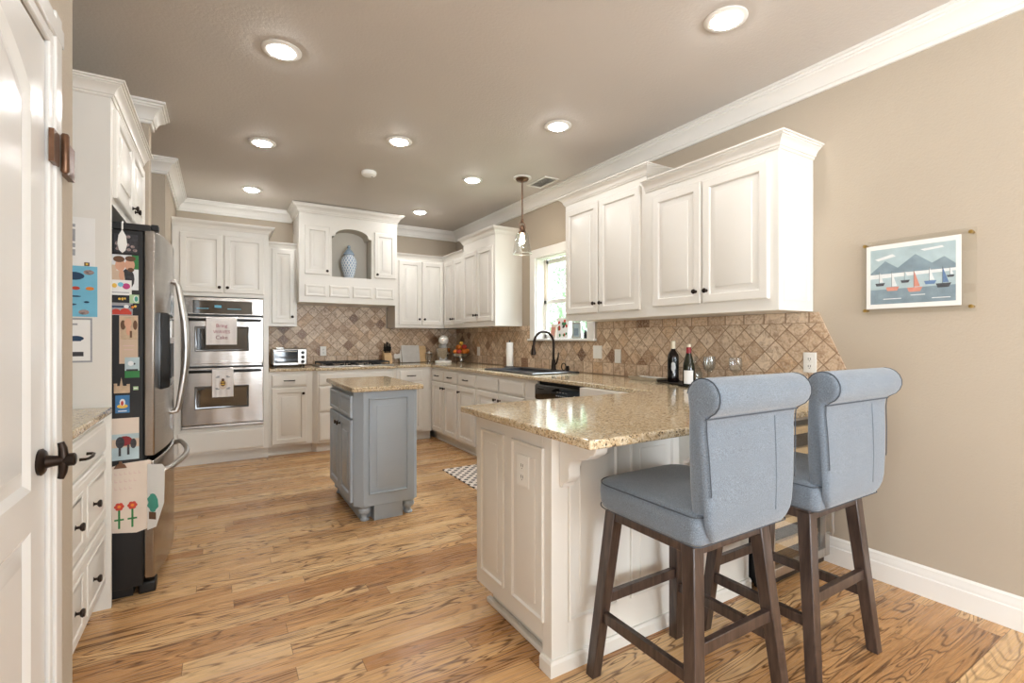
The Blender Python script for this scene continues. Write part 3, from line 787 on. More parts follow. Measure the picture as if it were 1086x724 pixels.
crown(hd, [(hw, hdp), (hw, 0), (0, 0), (0, hdp)], 1.10, 1.35)
MB().box(0, .02, hh, hw, hdp, 1.099).build('top_box', 'white_paint', hd)

# ginger jar
gj = thing('ginger_jar', 'blue and white lidded ginger jar in the range hood niche', 'jar', (1.33, 5.955, 1.968))
MB().lathe([(0,0),(.05,0),(.056,.004),(.060,.03),(.075,.09),(.088,.15),(.092,.19),(.086,.23),(.066,.262),(.052,.275),(.054,.282),(0,.282)], (0,0,0), 32).build('body', 'ginger_jar_glaze', gj)
m = MB().lathe([(.0,.282),(.06,.282),(.063,.288),(.052,.31),(.034,.335),(.018,.352),(.014,.36),(.02,.372),(.016,.388),(.006,.398),(0,.40)], (0,0,0), 28).build('lid', 'jar_blue', gj)

# ------------------------------------------------------------------ left side: nook drawers, fridge surround, fridge
nd = thing('drawer_base_cabinet', 'white three-drawer base cabinet behind the door on the left', 'cabinet', (-.455, 1.955, 0), R_LEFT)
nw = .908; ndp = .66
base_body(nd, nw, ndp)
front(nd, 'drawer', .03, .735, nw-.03, .868, pl=False); 
dr1 = [o for o in nd.children if o.name.startswith('drawer')][0] if nd.children else None
for zz, nm in ((.432, 'a'), (.128, 'b')):
    f = front(nd, 'drawer', .03, zz, nw-.03, zz+.288)
    for a, b in ((.045, .39), (.46, .805)):
        MB().panel(a, .045, b, .243, [(0,-T+.002),(0,-T-.002),(.004,-T-.004),(.012,-T-.004),(.018,-T),(.024,-T),(.04,-T-.003)]).build('raised_panel', 'white_paint', f, smooth=25)
    for kx in (.27, .56): knob(f, kx, .144)
for o in list(C.objects):
    if o.parent == nd and o.name.startswith('drawer') and abs(o.location.z-.735) < 1e-4: pull(o, .40, .066, .11)
tag(MB().box(-1.12, 1.952, .9, -.42, 2.863, .93).build('worktop', 'granite', None, bevel=.006), 'short granite worktop over the drawers behind the door on the left', 'worktop')
fc = thing('fridge_cabinet', 'tall white cabinet surround over and beside the refrigerator', 'cabinet', (-.425, 2.868, 0), R_LEFT)
fdep = .695
MB().box(0, 0, 0, .022, fdep, 2.37).build('side_panel', 'white_paint', fc, bevel=.002)
MB().box(-.012, -.0, 0, -.001, fdep, .085).build('base_trim', 'white_paint', fc, bevel=.003) if False else None
MB().box(.022, .0, 1.87, 1.046, fdep, 2.37).build('body', 'white_paint', fc)
front(fc, 'door', .04, 1.905, .525, 2.32, (.485, 1.96)); front(fc, 'door', .537, 1.905, 1.02, 2.32, (.575, 1.96))
crown(fc, [(1.046, 0), (0, 0), (0, fdep)][::1], 2.425, 1.0)

fr = thing('refrigerator', 'stainless french-door refrigerator with a black side covered in photos', 'refrigerator', (-.315, 2.94, 0), R_LEFT)
fw = .91
MB().box(.0, .0, .045, fw, .72, 1.765).build('body', 'black_plastic', fr, bevel=.004)
def bow(x): return -.045 - .045*(1-((x-fw/2)/(fw/2))**2)
def fdoor(x0, x1, z0, z1, nm):
    m = MB(); n = 12; loops = []
    for z in (z0, z1):
        l = [(x0, -.004, z)] + [(x0+(x1-x0)*k/n, bow(x0+(x1-x0)*k/n), z) for k in range(n+1)] + [(x1, -.004, z)]
        loops.append(l)
    m.rings(loops); return m.build(nm, 'stainless', fr, bevel=.006)
f1 = fdoor(.0, .452, .672, 1.775, 'fridge_door'); f2 = fdoor(.458, fw, .672, 1.775, 'fridge_door'); f3 = fdoor(0, fw, .075, .648, 'freezer_drawer')
for f, x in ((f1, .405), (f2, .505)):
    y = bow(x); m = MB()
    pts = [(x, y+.004, .83), (x, y-.02, .835)] + [(x, y-.028-.035*math.sin(PI*k/14), .86+.68*k/14) for k in range(15)] + [(x, y-.02, 1.565), (x, y+.004, 1.57)]
    m.tube(pts, [.013]*2+[.013+.006*math.sin(PI*k/14) for k in range(15)]+[.013]*2, 10); m.build('handle', 'steel_satin', f)
m = MB()
pts = [(.07, bow(.07)+.004, .575), (.075, bow(.07)-.03, .585)] + [(.09+.73*k/12, bow(.09+.73*k/12)-.045-.02*math.sin(PI*k/12), .59) for k in range(13)] + [(.835, bow(.84)-.03, .585), (.84, bow(.84)+.004, .575)]
m.tube(pts, .014, 10); m.build('handle', 'steel_satin', f3)
m = MB(); m.prism([(bow(.12)+.005, .985), (bow(.2)-.022, .995), (bow(.2)-.026, 1.02), (bow(.2)-.024, 1.36), (bow(.2)-.018, 1.375), (bow(.12)+.005, 1.38)], lambda u, v, k: (.10 if k == 0 else .33, u, v))
dp = m.build('water_dispenser', 'black_gloss', f1, bevel=.004)
MB().box(.135, bow(.2)-.028, 1.04, .30, bow(.2)-.0235, 1.22).build('dispenser_recess', 'black_plastic', dp)
MB().box(.15, bow(.2)-.030, 1.25, .28, bow(.2)-.0245, 1.34).build('dispenser_display', 'steel_satin', dp)
m = MB(); m.box(.0, -.03, 1.766, .18, .16, 1.80).box(.01, -.06, 1.776, .06, -.03, 1.805); m.build('hinge_cover', 'black_plastic', fr, bevel=.004)
m = MB(); m.box(.74, -.03, 1.766, .90, .10, 1.80); m.build('hinge_cover', 'black_plastic', fr, bevel=.004)
m = MB(); m.box(.01, -.05, .0, .10, .02, .055).build('caster_cover', 'black_plastic', fr, bevel=.008)
m = MB(); m.box(.02, .04, .0, fw-.02, .70, .044).build('base_grille', 'black_plastic', fr)
MB().box(.004, -.003, .09, fw-.004, .0, 1.76).build('door_gasket', 'rubber', fr)

# flat paper things: local x right, z up, front -y
def card(name, label, cat, x0, z1, x1, z0, y, mats, patches=(), thick=.0012, group=None):
    w, h = x1-x0, z1-z0; m = MB(); m.box(0, -thick, 0, w, 0, h)
    yy = -thick-.0004
    for mi, shape, a in patches:
        m.mi = mi; yy -= .00012
        if shape == 'r': m.box(a[0]*w, yy, a[1]*h, a[2]*w, -thick, a[3]*h)
        else:
            cxx, czz, rx, rz = a[0]*w, a[1]*h, a[2]*w, a[3]*h
            m.rings([[(cxx+rx*math.cos(2*PI*k/14), q, czz+rz*math.sin(2*PI*k/14)) for k in range(14)] for q in (-thick, yy)])
    return tag(m.build(name, mats, None, (x0, y, z0)), label, cat, group)
PY = 2.8675
card('notice_sheet', 'white printed sheet with grey text blocks, topmost on the side panel', 'paper', -.66, 1.79, -.482, 1.562, PY, ['paper', 'grey_ink'],
     [(1,'r',(.08,.80,.62,.86)),(1,'r',(.08,.52,.62,.76)),(1,'r',(.08,.40,.62,.48)),(1,'r',(.08,.24,.62,.36))])
card('blue_flyer', 'pale blue flyer with dark fish shapes, middle sheet on the side panel', 'paper', -.66, 1.571, -.473, 1.343, PY-.0015, ['sky_blue', 'navy', 'red', 'orange', 'photo_grey'],
     [(1,'e',(.56,.80,.2,.08)),(4,'e',(.84,.88,.1,.05)),(2,'e',(.60,.56,.08,.035)),(3,'e',(.86,.56,.08,.035)),(1,'e',(.6,.40,.1,.015)),(1,'e',(.4,.32,.12,.02)),(1,'e',(.5,.24,.12,.02)),(1,'e',(.8,.29,.05,.02)),(4,'e',(.75,.09,.1,.05)),(1,'e',(.3,.68,.1,.03))])
card('framed_page', 'white page with a blue mask drawing and grey border, lowest on the side panel', 'paper', -.66, 1.337, -.491, 1.137, PY, ['paper', 'grey_ink', 'navy', 'ink'],
     [(1,'r',(.0,.96,1,1)),(1,'r',(.0,0,1,.04)),(1,'r',(.96,0,1,1)),(1,'r',(.15,.84,.7,.88)),(1,'r',(.15,.72,.5,.75)),(2,'e',(.66,.54,.17,.06)),(2,'r',(.55,.48,.77,.56)),(3,'r',(.60,.14,.82,.24)),(1,'r',(.15,.18,.5,.2))])
card('magnet', 'tiny dark square magnet holding the printed sheet', 'magnet', -.518, 1.588, -.500, 1.572, PY-.003, ['brown', 'yellow'], [(1,'e',(.5,.5,.25,.3))], .004)
SY = 2.9395
card('photo_print', 'black and white crowd photo at the top of the fridge side', 'photo', -.425, 1.745, -.335, 1.657, SY, ['photo_dark', 'photo_grey'],
     [(1,'e',(random.random()*.8+.1, random.random()*.8+.1, .09, .08)) for _ in range(14)])
card('photo_print', 'colour photo of two smiling people on the fridge side', 'photo', -.46, 1.645, -.332, 1.478, SY, ['art_white', 'skin', 'brown', 'photo_dark', 'green', 'tan'],
     [(4,'r',(.8,.6,1,1)),(5,'r',(0,0,.35,.7)),(3,'e',(.68,.32,.2,.3)),(5,'e',(.4,.3,.2,.25)),(1,'e',(.46,.70,.15,.17)),(1,'e',(.74,.72,.15,.17)),(2,'e',(.42,.87,.17,.09)),(2,'e',(.76,.90,.16,.08)),(2,'e',(.77,.58,.1,.06)),(1,'e',(.5,.42,.08,.16))])
card('greeting_card', 'small white card with coloured bubbles overlapping the couple photo', 'card', -.45, 1.524, -.358, 1.452, SY-.0025, ['paper', 'magenta', 'sky_blue', 'yellow', 'grey_ink'],
     [(1,'e',(.78,.6,.16,.2)),(2,'e',(.55,.7,.12,.15)),(3,'e',(.3,.62,.1,.15)),(4,'r',(.2,.15,.9,.2))])
card('magnet', 'green and teal leaf-shaped magnet on the fridge side', 'magnet', -.366, 1.456, -.330, 1.415, SY-.001, ['pale_green', 'teal', 'art_white'], [(2,'e',(.7,.5,.3,.4)),(1,'e',(.72,.5,.2,.32))], .004)
card('magnet', 'gold lettered magnet on the fridge side below the white card', 'magnet', -.415, 1.443, -.378, 1.425, SY, ['black_plastic', 'yellow'], [(1,'e',(.3,.5,.15,.3)),(1,'e',(.6,.5,.1,.4)),(1,'e',(.85,.6,.1,.3))], .004)
card('magnet', 'small orange dotted magnet under the leaf-shaped magnet', 'magnet', -.362, 1.408, -.336, 1.388, SY, ['black_plastic', 'orange', 'yellow'], [(1,'e',(.3,.4,.2,.3)),(2,'e',(.7,.6,.2,.3))], .004)
card('postcard', 'postcard with red cars and grey sky on the fridge side', 'card', -.45, 1.416, -.354, 1.357, SY-.001, ['grey_ink', 'red', 'navy', 'art_white'], [(2,'r',(.1,.6,.9,.75)),(3,'e',(.75,.7,.1,.15)),(1,'e',(.35,.3,.16,.2)),(1,'e',(.7,.3,.2,.25)),(1,'r',(.2,.05,.95,.3))])
card('save_the_date_card', 'tall tan card with a photo of a couple standing', 'card', -.405, 1.356, -.334, 1.125, SY, ['tan', 'photo_sand', 'brown', 'skin', 'pale_ink'],
     [(1,'r',(.05,.5,.95,.97)),(2,'e',(.2,.8,.14,.1)),(2,'e',(.85,.8,.12,.1)),(3,'e',(.46,.84,.2,.1)),(3,'e',(.48,.70,.13,.12)),(2,'r',(.56,.54,.68,.68)),(4,'r',(.2,.36,.8,.38)),(4,'r',(.25,.28,.75,.3))])
card('postcard', 'pale blue and green landscape postcard at the foot of the tan card', 'card', -.384, 1.155, -.328, 1.057, SY-.0018, ['art_pale', 'green', 'photo_dark', 'art_white'], [(1,'r',(0,0,1,.35)),(2,'r',(.1,.32,.9,.42)),(3,'e',(.4,.7,.2,.12)),(2,'e',(.66,.68,.06,.05))])
mg = MB(); mg.box(0, -.006, 0, .06, 0, .034).box(.0, -.006, .034, .012, 0, .046).box(.048, -.006, .034, .06, 0, .042); mg.prism([(.022,.034),(.034,.034),(.028,.075)], lambda u, v, k: (u, -.006 if k else 0, v))
tag(mg.build('magnet', 'photo_sand', None, (-.425, SY, .985), bevel=.001), 'brown castle-shaped souvenir magnet on the fridge side', 'magnet')
card('magnet', 'tiny pale green square magnet right of the castle magnet', 'magnet', -.352, 1.014, -.333, .997, SY, ['pale_green', 'white_plastic'], [(1,'r',(.15,.35,.85,.65))], .004)
card('storybook_card', 'blue card with a red and yellow boat picture', 'card', -.42, .974, -.366, .89, SY, ['blue_poster', 'yellow', 'red', 'art_white'], [(1,'e',(.5,.38,.38,.12)),(3,'e',(.5,.6,.2,.2)),(2,'e',(.48,.55,.1,.14)),(3,'r',(.2,.08,.8,.14))])
card('photo_print', 'photo of a dark red horse-like shape on a pale page, near the clip', 'photo', -.45, .865, -.33, .665, SY, ['cream_paper', 'dark_red', 'photo_dark', 'art_pale', 'tan'],
     [(3,'r',(0,.0,1,.62)),(4,'r',(0,.3,1,.5)),(1,'e',(.55,.45,.24,.12)),(2,'e',(.4,.42,.14,.14)),(2,'r',(.35,.1,.43,.4)),(2,'r',(.62,.12,.7,.36)),(2,'e',(.82,.38,.1,.12))])
# clip and the hanging children's papers
cl = MB(); cl.prism([(0,0),(.05,0),(.042,.016),(.032,.022),(.03,.034),(.02,.034),(.018,.022),(.008,.016)], lambda u, v, k: (u, -.012 if k else -.0045, v))
tag(cl.build('paper_clip', 'bronze_warm', None, (-.425, SY, .628), bevel=.001), 'bronze bulldog clip holding the flower drawing', 'clip')
bp = thing('flower_drawing', "child's cream paper with two red flowers hanging on the fridge side", 'drawing', (-.44, SY-.003, .31))
m = MB(); n = 8
pl_ = [(0,.015),(.10,.0),(.145,.012),(.158,.34),(.15,.345),(.04,.338),(.0,.325)]
m.prism(pl_, lambda u, v, k: (u, -.0012 if k else 0, v)); m.build('sheet', 'cream_paper', bp)
m = MB()
for fx in (.035, .085):
    m.mi = 0; m.box(fx-.004, -.002, .03, fx+.004, -.0011, .125)
    m.box(fx-.018, -.002, .068, fx+.018, -.0011, .076)
    m.mi = 1
    for k in range(6):
        a = k*PI/3; cx2, cz2 = fx+.011*math.cos(a), .135+.011*math.sin(a)
        m.rings([[(cx2+.0085*math.cos(2*PI*j/10), q, cz2+.0085*math.sin(2*PI*j/10)) for j in range(10)] for q in (-.0011, -.0022-k*.00003)])
    m.mi = 2
    m.rings([[(fx+.007*math.cos(2*PI*j/10), q, .135+.007*math.sin(2*PI*j/10)) for j in range(10)] for q in (-.0011, -.0028)])
m.build('flowers', ['green', 'red', 'orange'], bp)
m = MB()
for r_ in range(3):
    for k in range(6-r_): m.box(.018+k*.018, -.0018, .285-r_*.035, .028+k*.018, -.0011, .288-r_*.035); m.box(.018+k*.018, -.0018, .285-r_*.035, .020+k*.018, -.0011, .298-r_*.035)
m.build('pencil_writing', 'pale_ink', bp)
b2 = thing('painted_paper', "child's white paper with a green and brown shape, behind the flower drawing", 'drawing', (-.296, SY-.010, .315))
b2.rotation_euler = (0, 0, math.radians(-42))
m = MB(); m.prism([(.0,.0),(.05,.02),(.095,.14),(.10,.31),(.085,.325),(.0,.32)], lambda u, v, k: (u, -.0012 if k else 0, v)); m.build('sheet', 'paper', b2)
m = MB(); m.mi = 0; m.rings([[(.032+.03*math.cos(2*PI*j/16)*(1+.2*math.sin(3*j)), q, .135+.045*math.sin(2*PI*j/16)) for j in range(16)] for q in (-.0011, -.0022)])
m.mi = 1; m.box(.01, -.002, .055, .05, -.0011, .09); m.build('painted_shape', ['teal', 'brown'], b2)
m = MB(); m.prism([(.0,0),(.014,-.03),(.018,-.07),(.012,-.1),(0,-.112),(-.012,-.1),(-.018,-.07),(-.014,-.03)], lambda u, v, k: (u, -.006 if k else .004, v)); m.tube([(0,0,.0),(0,0,.03),(0,.012,.04)], .004, 8)
tag(m.build('hanging_scoop', 'white_plastic', None, (-.393, SY-.008, 1.765), bevel=.002), 'white oval plastic paddle hanging at the top of the fridge side', 'utensil')

# ------------------------------------------------------------------ island
isl = thing('kitchen_island', 'small blue-grey island with granite top and bun feet', 'island', (0,0,0))
ix0, ix1, iy0, iy1 = .782, 1.222, 3.315, 4.14
m = MB(); ch = .055
m.prism([(ix0,iy0+ch),(ix0+ch,iy0),(ix1-.03,iy0),(ix1,iy0+.03),(ix1,iy1-.03),(ix1-.03,iy1),(ix0+ch,iy1),(ix0,iy1-ch)], lambda u, v, k: (u, v, .105 if k == 0 else .8895))
m.build('body', 'island_paint', isl, bevel=.002)
MB().box(ix0+.05, iy0+.10, 0, ix1-.06, iy1-.1, .104).build('plinth', 'island_paint', isl)
MB().box(ix0+.13, iy0+.012, 0.0, ix1-.11, iy0+.10, .104).build('toe_board', 'island_paint', isl)
FOOT = [(0,0),(.026,0),(.03,.004),(.03,.010),(.022,.018),(.020,.03),(.024,.042),(.038,.052),(.043,.064),(.042,.078),(.036,.086),(.040,.092),(.042,.104),(0,.104)]
f0 = MB().lathe(FOOT, (0,0,0), 24).build('bun_foot', 'island_paint', isl, (ix0+.075, iy0+.055, 0))
for x, y in ((ix1-.055, iy0+.055), (ix0+.06, iy1-.06), (ix1-.055, iy1-.06)): dup(f0, (x, y, 0))
IP = [(0,0),(0,-.012),(.003,-.014),(.007,-.014),(.012,-.003),(.020,-.002),(.052,-.010),(.0525,-.014),(.055,-.0145)]
ipn = MB().panel(0, 0, .275, .655, IP).build('end_panel', 'island_paint', isl, (ix0+ch+.035, iy0, .185), smooth=25)
def ifront(y1, w, z0, z1, kn, nm):
    o = MB().panel(0, 0, w, z1-z0, fit(DOOR_PROF if nm == 'door' else SMALL_PROF, w, z1-z0)).build(nm, 'island_paint', isl, (ix0, y1, z0), (0,0,R_RIGHT), smooth=25)
    if kn: knob(o, kn[0], kn[1])
L0 = iy1-ch-.01; wd_ = (iy1-iy0-2*ch-.03)/2
ifront(L0, wd_, .13, .69, (wd_-.03, .50), 'door'); ifront(L0-wd_-.01, wd_, .13, .69, (.03, .50), 'door')
ifront(L0, wd_, .705, .855, None, 'drawer'); ifront(L0-wd_-.01, wd_, .705, .855, None, 'drawer')
MB().prism([(.752,3.28),(.765,3.268),(1.24,3.268),(1.252,3.28),(1.252,4.175),(1.24,4.187),(.765,4.187),(.752,4.175)], lambda u, v, k: (u, v, .89 if k == 0 else .922)).build('countertop', 'granite', isl, bevel=.007, seg=3)

# ------------------------------------------------------------------ bar stools
def make_stool(label, loc):
    s = thing('bar_stool', label, 'stool', loc, 0, None)
    tp, bt = .17, .225
    Zt = .615
    for sx in (-1, 1):
        for sy in (-1, 1):
            a = .020; b_ = .024
            bx, by, tx, ty = sx*bt, sy*bt, sx*tp, sy*tp
            m = MB(); m.hexa([(bx-a,by-a,0),(bx+a,by-a,0),(bx+a,by+a,0),(bx-a,by+a,0)], [(tx-b_,ty-b_,Zt),(tx+b_,ty-b_,Zt),(tx+b_,ty+b_,Zt),(tx-b_,ty+b_,Zt)])
            m.build('leg', 'dark_wood', s, bevel=.003)
    def at(z): return bt+(tp-bt)*z/Zt
    def rail(p, q, z):
        m = MB(); h = .019; w_ = .011
        d = (Vector(q)-Vector(p)).normalized(); nrm = Vector((-d.y, d.x, 0))*w_
        P0, P1 = Vector((p[0],p[1],z)), Vector((q[0],q[1],z))
        m.hexa([tuple(P0-nrm-Vector((0,0,h))), tuple(P1-nrm-Vector((0,0,h))), tuple(P1+nrm-Vector((0,0,h))), tuple(P0+nrm-Vector((0,0,h)))],
               [tuple(P0-nrm+Vector((0,0,h))), tuple(P1-nrm+Vector((0,0,h))), tuple(P1+nrm+Vector((0,0,h))), tuple(P0+nrm+Vector((0,0,h)))])
        m.build('stretcher', 'dark_wood', s, bevel=.002)
    a = at(.23); rail((-a,-a+.018), (-a,a-.018), .23); rail((a,-a+.018), (a,a-.018), .23)
    a = at(.30); rail((-a+.018,a), (a-.018,a), .29); rail((-a+.018,-a), (a-.018,-a), .31)
    MB().box(-.19, -.19, .585, .19, .19, .632).build('apron', 'dark_wood', s, bevel=.004)
    # upholstered seat: rounded-rectangle rings
    def rr(hw_, y0, y1, r0, r1, z):
        pts = []
        for (cx_, cy_, r_, a0) in ((hw_-r0, y0+r0, r0, -PI/2), (hw_-r1, y1-r1, r1, 0), (-hw_+r1, y1-r1, r1, PI/2), (-hw_+r0, y0+r0, r0, PI)):
            for k in range(9):
                aa = a0 + (PI/2)*k/8; pts.append((cx_+r_*math.cos(aa), cy_+r_*math.sin(aa), z))
        return pts
    m = MB(); L = []
    for ins, z in ((.02,.632),(.008,.634),(.0,.642),(-.003,.66),(-.005,.69),(-.003,.712),(.004,.724),(.016,.732),(.05,.742),(.10,.749),(.15,.752),(.18,.753)):
        L.append(rr(.232-ins, -.235+ins, .222-ins, max(.03-ins*.1,.01), max(.085-ins*.35,.02), z))
    m.rings(L); m.build('seat', 'grey_fabric', s, smooth=60)
    for z, ins in ((.722, .0015), (.638, .0)):
        lp = rr(.2355-ins, -.2385+ins, .2255-ins, .03, .087, z); lp = lp + [lp[0]]
        MB().tube([p for p in lp], .0019, 6).build('piping', 'piping_fabric', s)
    # scroll back: side profile in (y, z), swept across x
    prof = []
    yb = -.262                                    # rear face
    yf = -.198
    prof += [(yf, .70), (yf+.002, .80), (yf, .90), (yf-.004, .98), (yf-.008, 1.03)]
    cy_, cz_, rr_ = yb+.004, 1.075, .056
    for k in range(13):
        aa = math.radians(8 + k*(248-8)/12)
        prof.append((cy_+rr_*math.cos(aa), cz_+rr_*math.sin(aa)))
    prof += [(yb-.012, 1.022), (yb-.002, 1.012), (yb, .98), (yb-.004, .90), (yb-.006, .80), (yb-.005, .74), (yb-.004, .715), (yb-.002, .69), (yb+.004, .665), (yb+.012, .648), (yb+.024, .640), (yf-.008, .642)]
    cyy = sum(p[0] for p in prof)/len(prof)
    m = MB(); L = []
    for q, sh in ((-1,.020),(-.992,.012),(-.975,.005),(-.945,.001),(-.91,0),(-.6,0),(-.3,0),(0,0),(.3,0),(.6,0),(.91,0),(.945,.001),(.975,.005),(.992,.012),(1,.020)):
        l = []
        for i, (y, z) in enumerate(prof):
            y0_, z0_ = prof[i-1]; y1_, z1_ = prof[(i+1) % len(prof)]
            tn = Vector((y1_-y0_, z1_-z0_)); tn.normalize(); nn = Vector((-tn.y, tn.x))     # inward for this winding
            hw_ = .212 + .032*min(1, max(0, (z-.66)/.42))
            if z < .72: hw_ -= .035*((.72-z)/.08)**2
            l.append((q*hw_, y+nn.x*sh, z+nn.y*sh))
        L.append(l)
    m.rings(L); m.build('backrest', 'grey_fabric', s, smooth=60)
    for sx in (-1, 1):
        pts = []
        for y, z in [(yb-.0062,.79),(yb-.007,.80),(yb-.005,.90),(yb-.001,.98),(yb-.003,1.012)]:
            hw_ = .212 + .032*min(1, max(0, (z-.66)/.42)); pts.append((sx*hw_*.962, y-.0005, z))
        for k in range(12, -1, -1):
            aa = math.radians(8 + k*(248-8)/12); z = cz_+rr_*math.sin(aa)
            pts.append((sx*(.212+.032*min(1,(z-.66)/.42))*.962, cy_+(rr_-.001)*math.cos(aa), cz_+(rr_-.001)*math.sin(aa)))
        MB().tube(pts, .0017, 6).build('piping', 'piping_fabric', s)
    MB().tube([(-.235,yb-.004,1.013),(0,yb-.004,1.013),(.235,yb-.004,1.013)], .003, 6).build('back_seam', 'piping_fabric', s)
    MB().tube([(.11,yb-.0015,1.0),(.11,yb-.0055,.90),(.11,yb-.0075,.80),(.11,yb-.005,.70)], .0013, 6).build('back_seam', 'grey_fabric', s)
    return s
st1 = make_stool('grey upholstered bar stool nearest the camera, in front of the left of the bar', (1.41, 1.15, 0))
st2 = dup(st1, (2.01, 1.125, 0), None, 'grey upholstered bar stool nearer the right wall and baseboard')
for q in (st1, st2): q['group'] = 'bar stools at the breakfast bar'

# ------------------------------------------------------------------ sink, faucet and worktop things
sk = thing('kitchen_sink', 'black composite drop-in sink below the window', 'sink', (0,0,.9305))
m = MB()
x0, x1, y0, y1 = 2.33, 2.85, 3.50, 4.39
def rect(a0, b0, a1, b1, z): return [(a0,b0,z),(a1,b0,z),(a1,b1,z),(a0,b1,z)]
m.rings([rect(SX0+.008,SY0+.008,SX1-.008,SY1-.008,-.012), rect(x0,y0,x1,y1,0), rect(x0,y0,x1,y1,.010), rect(x0+.012,y0+.012,x1-.012,y1-.012,.016), rect(SX0+.012,SY0+.012,SX1-.012,SY1-.012,.014), rect(SX0+.02,SY0+.02,SX1-.02,SY1-.02,-.01), rect(SX0+.035,SY0+.035,SX1-.035,SY1-.035,-.16)])
m.build('basin', 'black_stone', sk, smooth=25)
fa = thing('faucet', 'dark bronze gooseneck faucet behind the sink', 'faucet', (2.79, 3.82, .9455))
m = MB(); m.lathe([(0,0),(.03,0),(.03,.006),(.024,.012),(.022,.06),(.019,.09),(.016,.10),(0,.10)], (0,0,0), 18); m.build('faucet_base', 'bronze', fa)
pts = [(0,0,.09),(0,0,.20)] + [(-.115+.115*math.cos(a*PI/12), 0, .255+.118*math.sin(a*PI/12)) for a in range(0, 13)] + [(-.234,0,.225)]
MB().tube(pts, .0125, 12).build('neck', 'bronze', fa)
m = MB(); m.lathe([(0,.24),(.015,.24),(.019,.20),(.024,.165),(.022,.15),(0,.15)], (-.236,0,0), 16); m.build('spray_head', 'bronze', fa)
m = MB(); m.tube([(0,-.018,.055),(0,-.04,.06),(.0,-.052,.075),(.01,-.060,.13),(.012,-.062,.17)], [.009,.009,.008,.007,.005], 10); m.build('lever', 'bronze', fa)
sp = thing('dish_scrubber', 'small dark wire coil scrubber beside the faucet base', 'scrubber', (2.79, 3.66, .9465))
m = MB(); 
for k in range(3):
    m.tube([(.0+.004*k, .034*math.cos(a*PI/9)+.004*k, .036+.034*math.sin(a*PI/9)) for a in range(19)], .004, 7)
m.build('coil', 'bronze', sp); m = MB(); m.lathe([(0,0),(.016,0),(.018,.02),(.012,.03),(.016,.045),(0,.05)], (0,-.06,0), 12); m.build('stub_handle', 'bronze', sp)

pt = thing('paper_towel_holder', 'upright paper towel roll on a black stand left of the sink', 'paper towel', (2.76, 4.60, .931))
MB().lathe([(0,0),(.062,0),(.064,.004),(.06,.010),(.01,.012),(.006,.02),(.006,.285),(.010,.29),(.008,.30),(0,.302)], (0,0,0), 22).build('stand', 'black_iron', pt)
MB().lathe([(.0085,.014),(.038,.014),(.039,.016),(.039,.276),(.038,.278),(.0085,.278)], (0,0,0), 26).build('paper_roll', 'paper', pt)

# stand mixer
mx = thing('stand_mixer', 'silver-white stand mixer in the back corner of the worktop', 'mixer', (2.62, 6.12, .931), math.radians(-25))
m = MB(); m.prism([(-.10,-.17),(.10,-.17),(.11,-.10),(.10,.12),(.06,.15),(-.06,.15),(-.10,.12),(-.11,-.10)], lambda u, v, k: (u, v, 0 if k == 0 else .028)); m.build('base', 'white_plastic', mx, bevel=.008)
MB().hexa([(-.045,.05,.028),(.045,.05,.028),(.045,.13,.028),(-.045,.13,.028)], [(-.04,.04,.24),(.04,.04,.24),(.04,.12,.24),(-.04,.12,.24)]).build('column', 'white_plastic', mx, bevel=.012)
MB().lathe([(0,-.19),(.03,-.188),(.052,-.17),(.062,-.12),(.068,-.03),(.066,.06),(.055,.12),(.03,.145),(0,.15)], (0,0,.30), 20, 'y').build('motor_head', 'white_plastic', mx)
MB().lathe([(0,-.196),(.018,-.196),(.02,-.186),(0,-.185)], (0,0,.305), 16, 'y').build('hub_cap', 'chrome', mx)
MB().lathe([(0,.029),(.05,.029),(.052,.04),(.075,.08),(.095,.14),(.10,.19),(.103,.195),(.097,.195),(.07,.082),(0,.05)], (0,-.085,0), 24).build('bowl', 'chrome', mx)
# fruit bowl
fb = thing('pedestal_bowl', 'silver pedestal bowl heaped with fruit next to the stand mixer', 'bowl', (2.78, 5.90, .931))
MB().lathe([(0,0),(.055,0),(.058,.005),(.02,.02),(.014,.045),(.02,.065),(.07,.075),(.115,.10),(.125,.125),(.120,.125),(.108,.105),(.06,.085),(0,.08)], (0,0,0), 26).build('bowl', 'chrome', fb)
FRK = {'orange': ('orange', .034, 'orange heaped in the silver pedestal bowl', 'oranges in the pedestal bowl'),
       'apple': ('red', .034, 'red apple among the oranges in the pedestal bowl', 'red apples in the pedestal bowl'),
       'lemon': ('yellow', .027, 'yellow lemon on top of the fruit heap', None)}
heap = [('orange', .079*math.cos(2*PI*k/7+.3), .079*math.sin(2*PI*k/7+.3)) for k in range(7)]
heap[4] = ('apple',)+heap[4][1:]; heap[1] = ('apple',)+heap[1][1:]
heap += [('orange', 0, 0)] + [('orange' if k != 3 else 'apple', .0505*math.cos(PI*k/2+.5), .0505*math.sin(PI*k/2+.5)) for k in range(4)]
heap += [('lemon', 0, 0)]
put = []
for kind, hx, hy_ in heap:
    mat, r, lb, gp_ = FRK[kind]
    rc = r*1.25 if kind == 'lemon' else r*1.01
    hz_ = .089 + max(0, math.hypot(hx, hy_)-.05)*.35 + r
    for qx, qy, qz, qr in put:
        dd = math.hypot(hx-qx, hy_-qy)
        if dd < rc+qr: hz_ = max(hz_, qz+math.sqrt((rc+qr)**2-dd*dd))
    put.append((hx, hy_, hz_, rc))
    o = MB().sphere((0,0,0), r, 14, 9, (1,1,.95) if kind != 'lemon' else (1.25,1,1)).build(kind, mat, None, (2.78+hx, 5.90+hy_, .931+hz_), (0,0,len(put)*1.3))
    tag(o, lb, 'fruit', gp_)
